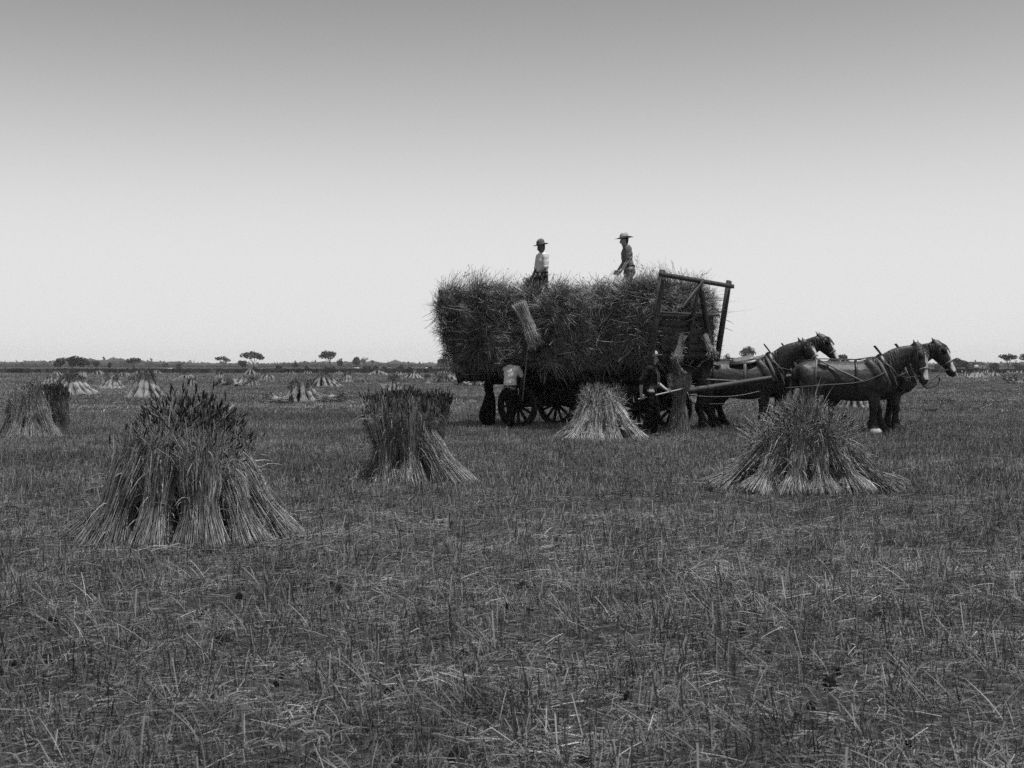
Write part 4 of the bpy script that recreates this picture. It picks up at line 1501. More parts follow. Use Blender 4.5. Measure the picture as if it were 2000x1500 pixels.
VP = variety(401, cm='straw', n=620, rb=.20, rw=.15, rt=.20, band=.5, wr=.0035, ear=.25, leaves=60, droop=.04, tones=(.8, 1.5), material='pale_straw')
single('pale sheaf being pitched up in front of the load on the fork', VP, atd(1014, 594, 28.15), atd(1049, 672, 28.15), .88, wide=1.0)
VS = variety(402, L=1.25, rb=.27, rw=.12, rt=.24, band=.66, ear=.15, droop=.02, leaves=90, n=700, wr=.0028, tones=(.6, 1.0))
cs = at(1326, 852)
single('tall tied sheaf standing upright beside the man at the front of the wagon', VS, (cs.x, cs.y, 0), (cs.x + .02, cs.y, 1.2), 1.0)
VB = variety(403, rb=.14, rw=.10, rt=.12, ear=.3, cm='straw', n=320, wr=.004, tones=(.6, 1.1), L=.95, leaves=60, material='pale_straw')
G_H = 'pale sheaves hanging out of the front of the wagon'
single('pale sheaf hanging out of the front frame, left one of the two', VB, wl(1333, 655, 26.7) and atd(1334, 656, 26.55), atd(1320, 705, 26.5), .62, G_H)
single('pale sheaf hanging out of the front frame, right one of the two', VB, atd(1375, 656, 27.7), atd(1393, 695, 27.5), .62, G_H)
single('small pale straw bundle at the wagon front, just above the standing sheaf', VB, atd(1318, 708, 26.75), atd(1335, 732, 26.6), .42)
DB = variety(404, shag=1.5, rb=.16, rw=.12, rt=.26, L=.8, material='ears', cm='load_core', n=420, wr=.005, ear=.5, leaves=160, band=.3)

# dark sacking hanging at the rear of the wagon
B = Batch()
cS = at(956, 837)
sx = lambda px: (px - 1000) / FPX * 29.6
rows = [(955, 742, .10), (955, 757, .11), (957, 768, .10), (956, 780, .14), (954, 795, .17), (952, 808, .19), (952, 817, .19), (955, 827, .15), (958, 836, .12)]
stube(B, [tuple(atd(px, py, 29.6)) + (w_, .15) for (px, py, w_) in rows], (1, 0, 0), 16, 3)
V_ = np.concatenate(B.V)
an = np.arctan2(V_[:, 1] - 29.6, V_[:, 0] - sx(955))
V_ += (np.stack([np.cos(an), np.sin(an), 0 * an], -1)) * (.018 * np.sin(an * 7) + .01 * np.sin(an * 13 + V_[:, 2] * 4))[:, None]
B.V = [V_]
o = link('hanging_sack', B.mesh('hanging_sack', M['sack'], True))
props(o, 'long black sack hanging from the rear of the wagon almost to the ground', 'sack')

# ------------------------------------------------------------------ people
def hand(B, w, fd, pd, thumb, curl=.6, s=1.0):
    """palm and five bent fingers; w wrist, fd finger direction, pd palm-side direction, thumb direction"""
    w = Vector(w); fd = Vector(fd).normalized(); pd = Vector(pd); pd = (pd - fd * pd.dot(fd)).normalized()
    sd = fd.cross(pd)
    if sd.dot(Vector(thumb)) < 0: sd = -sd
    tube(B, [(tuple(w - fd * .01), .026 * s, .02 * s), (tuple(w + fd * .04 * s), .040 * s, .018 * s), (tuple(w + fd * .085 * s), .042 * s, .016 * s)], tuple(sd), 10)
    for i, (off, ln) in enumerate(((.032, .068), (.011, .078), (-.010, .072), (-.031, .056))):
        b = w + fd * .082 * s + sd * off * s
        d1 = (fd + pd * curl * .5).normalized(); d2 = (fd * (1 - curl * .7) + pd * curl * 1.1).normalized(); d3 = (fd * (.6 - curl) + pd * 1.1 * curl).normalized()
        p1 = b + d1 * ln * .45 * s; p2 = p1 + d2 * ln * .35 * s; p3 = p2 + d3 * ln * .25 * s
        tube(B, [(tuple(b - fd * .012), .010 * s), (tuple(p1), .0095 * s), (tuple(p2), .0088 * s), (tuple(p3), .0075 * s)], tuple(sd), 7)
    b = w + fd * .03 * s + sd * .03 * s
    p1 = b + (sd * .8 + fd * .5 + pd * .3).normalized() * .035 * s; p2 = p1 + (fd * .8 + sd * .1 + pd * .5).normalized() * .032 * s
    tube(B, [(tuple(b), .014 * s), (tuple(p1), .011 * s), (tuple(p2), .009 * s)], tuple(pd), 7)


def person(px, base_y, Y, face, label, J=None, headdir=None, shirt='shirt_white', trouser='trouser_dark', skin='skin',
           hat=('felt_mid', .12, .17, .0), zbase=None, curl=.6, sleeve=1.0, H=1.74, extra=None, hat_tilt=0.0, vest=False, boots='boot'):
    k = H / 1.74
    J0 = dict(pel=(0, 0, .93), spi=(0, 0, 1.12), che=(.01, 0, 1.32), nec=(0, 0, 1.47), hea=(.025, 0, 1.62),
              lsh=(0, .185, 1.42), lel=(-.02, .235, 1.14), lwr=(.06, .24, .90),
              rsh=(0, -.185, 1.42), rel=(-.02, -.235, 1.14), rwr=(.06, -.24, .90),
              lhi=(0, .095, .92), lkn=(.03, .11, .50), lan=(-.01, .12, .09), rhi=(0, -.095, .92), rkn=(.03, -.11, .50), ran=(-.01, -.12, .09))
    if J: J0.update(J)
    j = {a: Vector(b) for a, b in J0.items()}
    if zbase is None: zbase = 0.0
    X = (px - 1000) * Y / FPX
    root = empty('person', (X, Y, zbase), face)
    root.scale = (k, k, k)
    props(root, label, 'person', 'farm hands loading the wagon')
    up = (j['che'] - j['spi']).normalized()
    hd = Vector(headdir or (1, 0, 0)).normalized()
    hs = hd.cross(Vector((0, 0, 1))).normalized()      # head side
    hu = hs.cross(hd).normalized()
    # ---- body: one continuous surface
    B = Batch()
    tube(B, [(tuple(j['pel'] - up * .03), .15, .105), (tuple(j['pel'] + up * .06), .155, .11), (tuple(j['spi']), .132, .098), (tuple(j['che']), .155, .115), (tuple(j['che'] + up * .08), .15, .095), (tuple(j['nec'] - up * .03), .08, .07)], (0, 1, 0), 16)
    tube(B, [(tuple(j['nec'] - up * .04), .062), (tuple(j['nec'] + (j['hea'] - j['nec']) * .45), .055), (tuple(j['hea'] - hu * .03), .056)], (0, 1, 0), 12)
    hc = j['hea']
    # skull, jaw, nose, brow, ears
    tube(B, [(tuple(hc + hu * .105 - hd * .012), .045, .055), (tuple(hc + hu * .07 - hd * .012), .068, .083), (tuple(hc + hu * .02 - hd * .008), .074, .094), (tuple(hc - hu * .03 + hd * .004), .066, .082), (tuple(hc - hu * .075 + hd * .028), .05, .055), (tuple(hc - hu * .10 + hd * .040), .032, .032)], tuple(hs), 14)
    tube(B, [(tuple(hc + hu * .018 + hd * .085), .010), (tuple(hc - hu * .008 + hd * .102), .012), (tuple(hc - hu * .026 + hd * .105), .016)], tuple(hs), 8)
    tube(B, [(tuple(hc + hu * .028 + hd * .078 - hs * .035), .012), (tuple(hc + hu * .03 + hd * .086), .010), (tuple(hc + hu * .028 + hd * .078 + hs * .035), .012)], tuple(hu), 7)
    tube(B, [(tuple(hc - hu * .052 + hd * .082 - hs * .018), .009), (tuple(hc - hu * .052 + hd * .088), .010), (tuple(hc - hu * .052 + hd * .082 + hs * .018), .009)], tuple(hu), 7)
    for sg in (-1, 1):
        tube(B, [(tuple(hc + hu * .022 + hs * sg * .073 - hd * .012), .010, .020), (tuple(hc - hu * .022 + hs * sg * .072 - hd * .004), .008, .013)], tuple(hs), 8)
    for a, b, c in (('lsh', 'lel', 'lwr'), ('rsh', 'rel', 'rwr')):
        sgn = 1 if a[0] == 'l' else -1
        tube(B, [(tuple(j['che'] + up * .07 + (j[a] - j['che']) * .45), .06), (tuple(j[a]), .058), (tuple(j[a].lerp(j[b], .45)), .050), (tuple(j[b]), .040)], (0, 1, 0), 12)
        tube(B, [(tuple(j[b]), .040), (tuple(j[b].lerp(j[c], .35)), .041), (tuple(j[c]), .027)], (0, 1, 0), 12)
        fd = (j[c] - j[b]).normalized()
        hand(B, j[c], fd + Vector((.25, 0, 0)), Vector((.2, -sgn * 1.0, .0)), Vector((1, 0, .2)), curl)
    for a, b, c in (('lhi', 'lkn', 'lan'), ('rhi', 'rkn', 'ran')):
        tube(B, [(tuple(j[a] + Vector((0, 0, .03))), .095), (tuple(j[a].lerp(j[b], .4)), .082), (tuple(j[b]), .058)], (0, 1, 0), 12)
        tube(B, [(tuple(j[b]), .058), (tuple(j[b].lerp(j[c], .35)), .056), (tuple(j[c]), .036)], (0, 1, 0), 12)
        tube(B, [(tuple(j[c] + Vector((-.02, 0, -.03))), .035), (tuple(j[c] + Vector((.15, 0, -.055))), .035, .022)], (0, 1, 0), 10)
    fuse(B, 'body', M[skin], .0095, 3, root)
    # ---- eyes, hair
    for sg in (-1, 1):
        B = Batch(); e = hc + hu * .012 + hd * .078 + hs * sg * .030
        tube(B, [(tuple(e - hs * .004), .009), (tuple(e + hs * .004), .009)], tuple(hu), 8); link('eye', B.mesh('eye', M['eye'], True), None, root)
    B = Batch()
    tube(B, [(tuple(hc + hu * .10 - hd * .02), .05, .06), (tuple(hc + hu * .06 - hd * .022), .076, .088), (tuple(hc + hu * .01 - hd * .035), .077, .075), (tuple(hc - hu * .045 - hd * .045), .058, .045)], tuple(hs), 14)
    link('hair', B.mesh('hair', M['hair'], True), None, root)
    # ---- shirt with rolled sleeves
    B = Batch()
    tube(B, [(tuple(j['pel'] + up * .07), .166, .128), (tuple(j['spi'] - up * .02), .168, .135), (tuple(j['spi'] + up * .06), .158, .128), (tuple(j['che']), .178, .138), (tuple(j['che'] + up * .08), .172, .112), (tuple(j['nec'] - up * .02), .095, .082), (tuple(j['nec'] + up * .0), .07, .066)], (0, 1, 0), 18)
    for a, b, c in (('lsh', 'lel', 'lwr'), ('rsh', 'rel', 'rwr')):
        e = j[a].lerp(j[b], sleeve) if sleeve <= 1 else j[b].lerp(j[c], sleeve - 1)
        rows = [(tuple(j['che'] + up * .07 + (j[a] - j['che']) * .5), .07), (tuple(j[a]), .076), (tuple(j[a].lerp(e, .5)), .072)]
        if sleeve > 1: rows.append((tuple(j[b]), .068))
        rows += [(tuple(e), .062), (tuple(e + (e - j[a]).normalized() * .012), .066)]
        tube(B, rows, (0, 1, 0), 14)
    fuse(B, 'shirt', M[shirt], .012, 2, root, disp=.0035)
    # collar
    B = Batch(); V = []; Qd = []
    for i in range(16):
        a = 2 * PI * i / 16
        for (rr, dz) in ((.074, .0), (.078, .035), (.088, .022), (.09, -.012)):
            V.append(tuple(j['nec'] + Vector((rr * math.cos(a), rr * 1.05 * math.sin(a), dz - .012 * math.cos(a)))))
    for i in range(16):
        for q in range(3):
            i2 = (i + 1) % 16
            Qd.append([i * 4 + q, i2 * 4 + q, i2 * 4 + q + 1, i * 4 + q + 1])
    B.add(V, Qd); link('collar', B.mesh('collar', M[shirt], True), None, root)
    # ---- trousers
    B = Batch()
    tube(B, [(tuple(j['pel'] + up * .105), .158, .118), (tuple(j['pel'] + up * .02), .172, .135), (tuple(j['pel'] - up * .06), .168, .138)], (0, 1, 0), 16)
    for a, b, c in (('lhi', 'lkn', 'lan'), ('rhi', 'rkn', 'ran')):
        tube(B, [(tuple(j[a]), .102), (tuple(j[a].lerp(j[b], .5)), .096), (tuple(j[b]), .078), (tuple(j[b].lerp(j[c], .5)), .074), (tuple(j[c] + Vector((0, 0, .03))), .070)], (0, 1, 0), 14)
    fuse(B, 'trousers', M[trouser], .013, 2, root, disp=.005)
    B = Batch(); V = []; Qd = []
    for i in range(20):
        a = 2 * PI * i / 20
        for (q, dz) in ((1, -.02), (1.03, -.018), (1.03, .018), (1, .02)):
            V.append(tuple(j['pel'] + up * .095 + Vector((.140 * q * math.cos(a), .175 * q * math.sin(a), dz))))
    for i in range(20):
        i2 = (i + 1) % 20
        for q in range(4): Qd.append([i * 4 + q, i2 * 4 + q, i2 * 4 + (q + 1) % 4, i * 4 + (q + 1) % 4])
    B.add(V, Qd); link('belt', B.mesh('belt', M['leather'], True), None, root)
    for c in ('lan', 'ran'):
        B = Batch()
        tube(B, [(tuple(j[c] + Vector((-.01, 0, .10))), .052), (tuple(j[c] + Vector((-.01, 0, .0))), .05), (tuple(j[c] + Vector((0, 0, -.045))), .05, .045)], (0, 1, 0), 12)
        tube(B, [(tuple(j[c] + Vector((-.03, 0, -.05))), .045, .04), (tuple(j[c] + Vector((.10, 0, -.055))), .05, .035), (tuple(j[c] + Vector((.19, 0, -.06))), .042, .028)], (0, 1, 0), 12)
        link('boot', B.mesh('boot', M[boots], True), None, root)
    # ---- hat
    if hat:
        hm, crown, brim, droop = hat
        B = Batch(); n = 28
        q = Quaternion(hs, hat_tilt)
        zz = [(brim, .010 - droop), (brim, .004 - droop), (.112, -.002), (.096, .006), (.092, crown * .45), (.084, crown * .85), (.062, crown), (.02, crown * .90), (.001, crown * .88)]
        V = []; Qd = []
        oc = hc + hu * .062 - hd * .008
        for i in range(n):
            a = 2 * PI * i / n
            for kk, (rr, z) in enumerate(zz):
                zr = z
                ex = 1.14 if rr > .05 else 1.0
                if kk < 2: zr += .022 * (math.sin(a) ** 2) + .008 * math.sin(3 * a)
                if kk in (5, 6): zr += -.018 * math.cos(a) ** 2 * (math.cos(a) > .2) - .012 * math.sin(2 * a)
                loc = hd * rr * ex * math.cos(a) + hs * rr * math.sin(a) + hu * zr
                V.append(tuple(oc + q @ loc))
        m_ = len(zz)
        for i in range(n):
            i2 = (i + 1) % n
            for kk in range(m_ - 1): Qd.append([i * m_ + kk, i2 * m_ + kk, i2 * m_ + kk + 1, i * m_ + kk + 1])
            V_n = len(V)
        # underside of the brim
        b0 = len(V)
        for i in range(n):
            a = 2 * PI * i / n
            V.append(tuple(oc + q @ (hd * .098 * math.cos(a) + hs * .088 * math.sin(a) - hu * .006)))
        for i in range(n):
            i2 = (i + 1) % n
            Qd.append([i2 * m_ + 0, i * m_ + 0, b0 + i, b0 + i2])
        B.add(V, Qd); ho = link('hat', B.mesh('hat', M[hm], True), None, root)
        B = Batch(); V = []; Qd = []
        for i in range(n):
            a = 2 * PI * i / n
            for (rr, z) in ((.0975, .008), (.0965, .034)):
                V.append(tuple(oc + q @ (hd * rr * 1.14 * math.cos(a) + hs * rr * math.sin(a) + hu * z)))
        for i in range(n):
            i2 = (i + 1) % n; Qd.append([i * 2, i2 * 2, i2 * 2 + 1, i * 2 + 1])
        B.add(V, Qd); link('hat_band', B.mesh('hat_band', M['hatband'], True), None, ho)
    return root, j


# man 1: white shirt, on the load
p1, j1 = person(1059, 0, 29.25, R(205), 'man in a white shirt and tall-crowned hat standing on top of the load',
    J=dict(lel=(.02, .24, 1.15), lwr=(.20, .20, .93), rel=(.03, -.235, 1.15), rwr=(.18, -.16, .92), hea=(.03, 0, 1.615)),
    headdir=(1, .1, -.22), shirt='shirt_white', trouser='trouser_dark', hat=('felt_mid', .145, .165, .0), zbase=2.70, sleeve=1.0)
single('dark bundle of ears held at the knees of the white-shirted man on the load', DB, atd(1060, 578, 28.9), atd(1044, 546, 28.9), .66)
# man 2: grey shirt, broad hat, profile to the left
p2, j2 = person(1225, 0, 28.4, R(184), 'man in a grey shirt and wide-brimmed hat standing on the load, nearer the horses',
    J=dict(lel=(.01, .23, 1.14), lwr=(.17, .19, .90), rel=(.03, -.22, 1.15), rwr=(.20, -.17, .92), pel=(-.05, 0, .93), lhi=(-.05, .095, .92), rhi=(-.05, -.095, .92), nec=(.02, 0, 1.47), hea=(.07, 0, 1.61)),
    headdir=(1, 0, -.12), shirt='shirt_grey', trouser='trouser_mid', skin='skin_lit', hat=('felt_light', .125, .195, .0), zbase=2.80, sleeve=.8, H=1.72)
# man 3: pitching, back towards us
p3, j3 = person(998, 0, 28.7, R(50), 'man with a pale shirt back pitching a sheaf up beside the rear wheel',
    J=dict(pel=(-.02, 0, .93), spi=(-.03, 0, 1.12), che=(-.01, 0, 1.32), nec=(.01, 0, 1.47), hea=(.04, 0, 1.62),
           lsh=(.02, .17, 1.42), lel=(.24, .14, 1.24), lwr=(.33, .02, 1.44), rsh=(.04, -.18, 1.42), rel=(.22, -.17, 1.20), rwr=(.32, -.05, 1.02), lhi=(-.04, .085, .92), lkn=(.05, .075, .5), lan=(.06, .07, .09), rhi=(-.04, -.085, .92), rkn=(-.03, -.075, .5), ran=(-.10, -.07, .09)),
    headdir=(1, -.1, .15), shirt='shirt_white', trouser='trouser_black', hat=('felt_mid', .10, .155, .02), sleeve=.6, curl=1.0, H=1.76)
# man 4: right, braces, fork levelled
p4, j4 = person(1272, 0, 25.9, R(-18), 'man in dark clothes and tipped pale hat holding a fork level by the front wheel',
    J=dict(pel=(-.03, 0, .93), spi=(-.04, 0, 1.12), che=(.0, 0, 1.32), nec=(.02, 0, 1.47), hea=(.04, 0, 1.61),
           lsh=(.02, .19, 1.42), lel=(.06, .25, 1.13), lwr=(.28, .16, .98), rsh=(.0, -.19, 1.42), rel=(-.16, -.24, 1.15), rwr=(-.16, -.25, .90), lkn=(.09, .13, .50), lan=(.02, .16, .09), rkn=(-.02, -.12, .5), ran=(-.12, -.13, .09)),
    headdir=(1, .2, -.1), shirt='shirt_dark', trouser='trouser_black', skin='skin_lit', hat=('felt_light', .115, .165, .01), sleeve=1.05, curl=1.0, H=1.78, hat_tilt=.22)
# braces of man 4
for sg in (-1, 1):
    B = cord([Vector((.14, sg * .09, 1.02)), Vector((.155, sg * .09, 1.25)), Vector((.10, sg * .085, 1.42)), Vector((.0, sg * .08, 1.475)), Vector((-.12, sg * .05, 1.38)), Vector((-.15, sg * .02, 1.12))], .011, 6)
    link('brace_strap', B.mesh('brace_strap', M['strap'], True), None, p4)


def fork(label, a, b, tines=True):
    a = Vector(a); b = Vector(b)
    root = empty('pitchfork', a); props(root, label, 'pitchfork', 'pitchforks')
    d = (b - a)
    B = Batch(); tube(B, [((0, 0, 0), .016), (tuple(d * .5), .017), (tuple(d), .015)], (.1, .2, 1), 8)
    link('handle', B.mesh('handle', M['handle'], True), None, root)
    B = Batch(); u = d.normalized(); s = u.cross(Vector((0, 1, 0.1))).normalized()
    tube(B, [(tuple(d), .018), (tuple(d + u * .08), .014)], (.1, .2, 1), 8)
    for k in (-1, 1):
        tube(B, [(tuple(d + u * .06), .007), (tuple(d + u * .10 + s * .05 * k), .006), (tuple(d + u * .38 + s * .055 * k), .003)], (.1, .2, 1), 6)
    link('tines', B.mesh('tines', M['iron'], True), None, root)
    return root


def wj(root, v): return root.matrix_basis @ Vector(v)
bpy.context.view_layer.update()
hl = wj(p3, j3['lwr'] + Vector((.03, -.02, .09))); hr = wj(p3, j3['rwr'] + Vector((.05, .03, -.03)))
fork('upright pitchfork carrying the pale sheaf, held by the man at the rear wheel', hr + (hr - hl).normalized() * .30, atd(1034, 655, 28.25))
hl = wj(p4, j4['lwr'] + Vector((.06, -.04, -.05))); hr = wj(p4, j4['rwr'] + Vector((.03, .02, -.09)))
dd = (hl - hr).normalized()
fork('level pitchfork pointing at the standing sheaf, held by the man at the front wheel', hr - dd * .10, hl + dd * .30)

# ------------------------------------------------------------------ horses (local: x forward, -y towards the camera)
def horse(px, Y, label, poll=(1.36, 0, 2.02), nose=(1.71, -.02, 1.50), yaw=0.0, legs=None, rz=R(-12), s=1.0, maneM='mane',
          sock=None, blaze=True, saddle=False, blinker=True, seed=1, zoff=0.0, ear_fwd=0.0):
    r = np.random.default_rng(seed)
    X = (px - 1000) * Y / FPX
    root = empty('horse', (X, Y, zoff), rz); root.scale = (s, s, s)
    props(root, label, 'horse', 'draught horses harnessed to the wagon')
    po = Vector(poll); no = Vector(nose)
    ax = (no - po).normalized()                       # head axis
    lat = Vector((math.sin(yaw) * -1, math.cos(yaw), 0))
    lat = (lat - ax * lat.dot(ax)).normalized()
    fr = lat.cross(ax); fr = fr if fr.dot(Vector((1, 0, .2))) > 0 else -fr   # front-of-face direction
    hl = (no - po).length / .63 * 1.03
    B = Batch()
    # trunk: x, y, z, r_lat, r_vert
    trunk = [(-1.12, 0, 1.30, .13, .18), (-1.02, 0, 1.31, .235, .275), (-.80, 0, 1.29, .315, .345), (-.50, 0, 1.235, .325, .38), (-.15, 0, 1.18, .355, .425),
             (.20, 0, 1.165, .355, .44), (.48, 0, 1.20, .305, .43), (.70, 0, 1.27, .245, .34), (.86, 0, 1.26, .17, .22), (.93, 0, 1.24, .10, .13)]
    stube(B, trunk, (0, 1, 0), 20, 2)
    stube(B, [(.32, 0, 1.46, .10, .14), (.48, 0, 1.52, .09, .14), (.62, 0, 1.55, .09, .14)], (0, 1, 0), 12, 2)      # withers
    for sg in (-1, 1):      # haunch, hip bone, flank fold, shoulder blade, upper arm, breast
        stube(B, [(-.98, sg * .15, 1.42, .13, .16), (-.86, sg * .20, 1.28, .15, .22), (-.80, sg * .21, 1.08, .13, .20)], (0, 1, 0), 14, 2)
        stube(B, [(-.62, sg * .20, 1.53, .07, .06), (-.50, sg * .245, 1.50, .06, .05)], (0, 1, 0), 10, 2)
        stube(B, [(-.48, sg * .27, 1.20, .06, .05), (-.60, sg * .25, 1.02, .08, .07)], (0, 1, 0), 10, 2)
        stube(B, [(.42, sg * .16, 1.56, .08, .10), (.56, sg * .225, 1.36, .085, .13), (.70, sg * .235, 1.16, .09, .12), (.60, sg * .22, 1.00, .09, .11)], (0, 1, 0), 14, 2)
        stube(B, [(.86, sg * .10, 1.26, .10, .12), (.84, sg * .12, 1.08, .10, .11), (.72, sg * .14, .98, .09, .10)], (0, 1, 0), 12, 2)
    # neck
    n0 = Vector((.50, 0, 1.34)); n3 = po - Vector((.07, 0, .07)) + ax * .03
    n1 = n0.lerp(n3, .36) + Vector((.0, 0, -.02)); n2 = n0.lerp(n3, .70) + Vector((-.02, 0, .03))
    stube(B, [tuple(n0) + (.19, .36), tuple(n1) + (.145, .305), tuple(n2) + (.115, .235), tuple(n3) + (.095, .165)], (0, 1, 0), 18, 4)
    # head
    def hp(t, f, l=0.0): return po + ax * t * hl + fr * f * hl + lat * l * hl
    rows = [(-.02, -.02, .085, .11), (.10, -.02, .105, .145), (.22, -.015, .108, .15), (.33, -.005, .090, .125), (.44, .0, .068, .095), (.54, .0, .060, .080), (.61, -.005, .064, .078), (.655, -.012, .05, .055)]
    stube(B, [tuple(hp(t, f)) + (a * hl * 1.08, b * hl * 1.12) for (t, f, a, b) in rows], tuple(lat), 16, 2)
    for sg in (-1, 1):
        tube(B, [(tuple(hp(.20, -.07, sg * .060)), .055 * hl), (tuple(hp(.28, -.075, sg * .055)), .045 * hl)], tuple(ax), 10)       # cheek
        tube(B, [(tuple(hp(.17, .07, sg * .078)), .026), (tuple(hp(.22, .06, sg * .080)), .022)], tuple(lat), 8)                    # brow
        tube(B, [(tuple(hp(.60, .035, sg * .050)), .022), (tuple(hp(.635, .030, sg * .048)), .018)], tuple(lat), 8)                 # nostril rim
        eb = hp(-.02, -.01, sg * .062)
        ed = (-ax * 1.0 + fr * (.15 + ear_fwd) + lat * sg * .22).normalized()
        tube(B, [(tuple(eb - ed * .02), .030, .026), (tuple(eb + ed * .06), .036, .020), (tuple(eb + ed * .12), .026, .014), (tuple(eb + ed * .175), .009, .008)], tuple(fr), 10)
    tube(B, [(tuple(hp(.52, -.075)), .036 * hl), (tuple(hp(.625, -.068)), .034 * hl)], tuple(lat), 10)                              # lower lip
    # legs
    L = dict(hn=0, hf=0, fn=0, ff=0)
    if legs: L.update(legs)
    feet = []
    for key, sg in (('hn', -1), ('hf', 1)):
        dx = L[key]
        yy = sg * .19
        stube(B, [(-.78, yy * .9, 1.26, .13, .30), (-.80 + dx * .1, yy, 1.06, .145, .28), (-.83 + dx * .25, yy, .86, .11, .20), (-.94 + dx * .45, yy, .66, .080, .125), (-1.01 + dx * .6, yy, .54, .072, .105),
                  (-.985 + dx * .75, yy, .42, .064, .080), (-.965 + dx * .9, yy, .30, .072, .090), (-.955 + dx, yy, .18, .105, .125), (-.93 + dx, yy, .10, .13, .155), (-.91 + dx, yy, .04, .14, .165)], (0, 1, 0), 14, 2)
        feet.append((-.885 + dx, yy))
    for key, sg in (('fn', -1), ('ff', 1)):
        dx = L[key]
        yy = sg * .17
        stube(B, [(.55, yy, 1.16, .12, .22), (.52 + dx * .1, yy, .98, .10, .155), (.50 + dx * .3, yy, .78, .088, .118), (.50 + dx * .55, yy, .60, .074, .088), (.505 + dx * .65, yy, .53, .076, .090),
                  (.49 + dx * .75, yy, .43, .064, .074), (.485 + dx * .9, yy, .30, .074, .088), (.49 + dx, yy, .18, .108, .120), (.51 + dx, yy, .10, .135, .155), (.53 + dx, yy, .04, .145, .170)], (0, 1, 0), 14, 2)
        feet.append((.545 + dx, yy))
    axn = np.array(ax); frn = np.array(fr); ltn = np.array(lat); pon = np.array(po)

    def pick(c, n):
        out = np.zeros(len(c), np.int32)
        d = c - pon
        t = (d @ axn) / hl; f = (d @ frn) / hl; l = (d @ ltn) / hl
        out[(c[:, 2] < .62)] = 1
        if blaze:
            wv = .048 + .006 * np.sin(t * 30)
            out[(t > .13) & (t < .60) & (f > .045) & (np.abs(l) < wv + .022 * (t > .50)) & ((n @ frn) > .2)] = 2
        if blaze == 2:
            out[(t > .50) & (t < .62) & (f > -.02) & (np.abs(l) < .06)] = 2
        if sock is not None:
            fx, fy = feet[sock]
            out[(c[:, 0] - fx > -.16 + .4 * c[:, 2]) & (np.abs(c[:, 0] - fx) < .26) & (np.abs(c[:, 1] - fy) < .15) & (c[:, 2] < .15)] = 2
        return out
    fuse(B, 'body', [M['coat'], M['coat_dark'], M['white_hair']], .019, 5, root, pick)
    for sg in (-1, 1):
        B = Batch(); e = hp(.205, .052, sg * .088)
        tube(B, [(tuple(e - ax * .006), .019), (tuple(e + ax * .006), .019)], tuple(lat), 10); link('eye', B.mesh('eye', M['eye'], True), None, root)
    for i, (fx, fy) in enumerate(feet):
        B = Batch(); V = []; n = 14
        for (rr, z, dx) in ((.085, .10, -.02), (.105, .02, 0), (.108, 0, 0)):
            for q in range(n):
                a = 2 * PI * q / n; V.append((fx + dx + rr * 1.1 * math.cos(a), fy + rr * math.sin(a), z))
        Qd = [[a * n + q, a * n + (q + 1) % n, (a + 1) * n + (q + 1) % n, (a + 1) * n + q] for a in range(2) for q in range(n)]
        B.add(V, Qd); link('hoof', B.mesh('hoof', M['hoof'], True), None, root)
        # feather: long hair of the fetlock
        m = 110; a = r.uniform(0, 2 * PI, m); k = 4; q = np.linspace(0, 1, k)
        P = np.zeros((m, k, 3))
        z0 = r.uniform(.12, .34, m)
        r0 = np.interp(z0, [.1, .2, .34], [.085, .075, .05]); r1 = .13 + r.uniform(-.02, .03, m)
        P[:, :, 0] = fx - .045 + (r0[:, None] + (r1 - r0)[:, None] * q) * np.cos(a)[:, None] * 1.05 - .015 * (1 - q)
        P[:, :, 1] = fy + (r0[:, None] + (r1 - r0)[:, None] * q) * np.sin(a)[:, None]
        P[:, :, 2] = z0[:, None] * (1 - q) + .012 * q
        bb = Batch(); a_, b_, c_ = strands(P, np.array([.004, .006, .005, .002])[None], 2, r.uniform(.5, 1.5, m), r)
        bb.add(a_, b_, tone=c_)
        link('feather', bb.mesh('feather', M['white_hair'] if sock == i else M['coat_dark']), None, root)
    # mane on the near side and forelock
    m = 420; q = np.linspace(0, 1, 6)
    tt = r.uniform(0.05, 1, m)
    P = np.zeros((m, 6, 3))
    C = cat_rom([tuple(Vector((.42, 0, 1.66))), tuple(n1 + Vector((-.13, 0, .26))), tuple(n2 + Vector((-.13, 0, .19))), tuple(po + Vector((-.05, 0, .05)))], 8)
    ci = tt * (len(C) - 1); c0_ = np.floor(ci).astype(int).clip(0, len(C) - 2); fcc = (ci - c0_)[:, None]
    root_p = C[c0_] * (1 - fcc) + C[c0_ + 1] * fcc
    side = np.where(r.uniform(0, 1, m) < .8, -1, 1)
    ln = r.uniform(.16, .34, m)
    wneck = np.interp(tt, [0, 1], [.20, .11])
    P[:, :, 0] = root_p[:, :1] + (r.normal(0, .05, m))[:, None] * q + .04 * q
    P[:, :, 1] = side[:, None] * (wneck[:, None] * np.sqrt(q)[None] * 1.05 + .012)
    P[:, :, 2] = root_p[:, 2:3] - ln[:, None] * q ** 1.3 + .02 * np.sin(q * PI)
    bb = Batch(); a_, b_, c_ = strands(P, np.array([.006, .007, .006, .005, .004, .001])[None] * r.uniform(.6, 1.5, m)[:, None], 2, r.uniform(.5, 1.8, m), r)
    bb.add(a_, b_, tone=c_)
    m = 60
    P = np.zeros((m, 5, 3)); q = np.linspace(0, 1, 5)
    b0 = np.array(hp(-.03, .02)); e0 = np.array(hp(.22, .16))
    for i in range(m):
        e = e0 + np.array(lat) * r.normal(0, .04) + np.array(ax) * r.uniform(-.12, .06)
        P[i] = b0 * (1 - q[:, None]) + e * q[:, None] + np.array(fr) * (np.sin(q * PI) * .04)[:, None] + np.array(lat) * r.normal(0, .025)
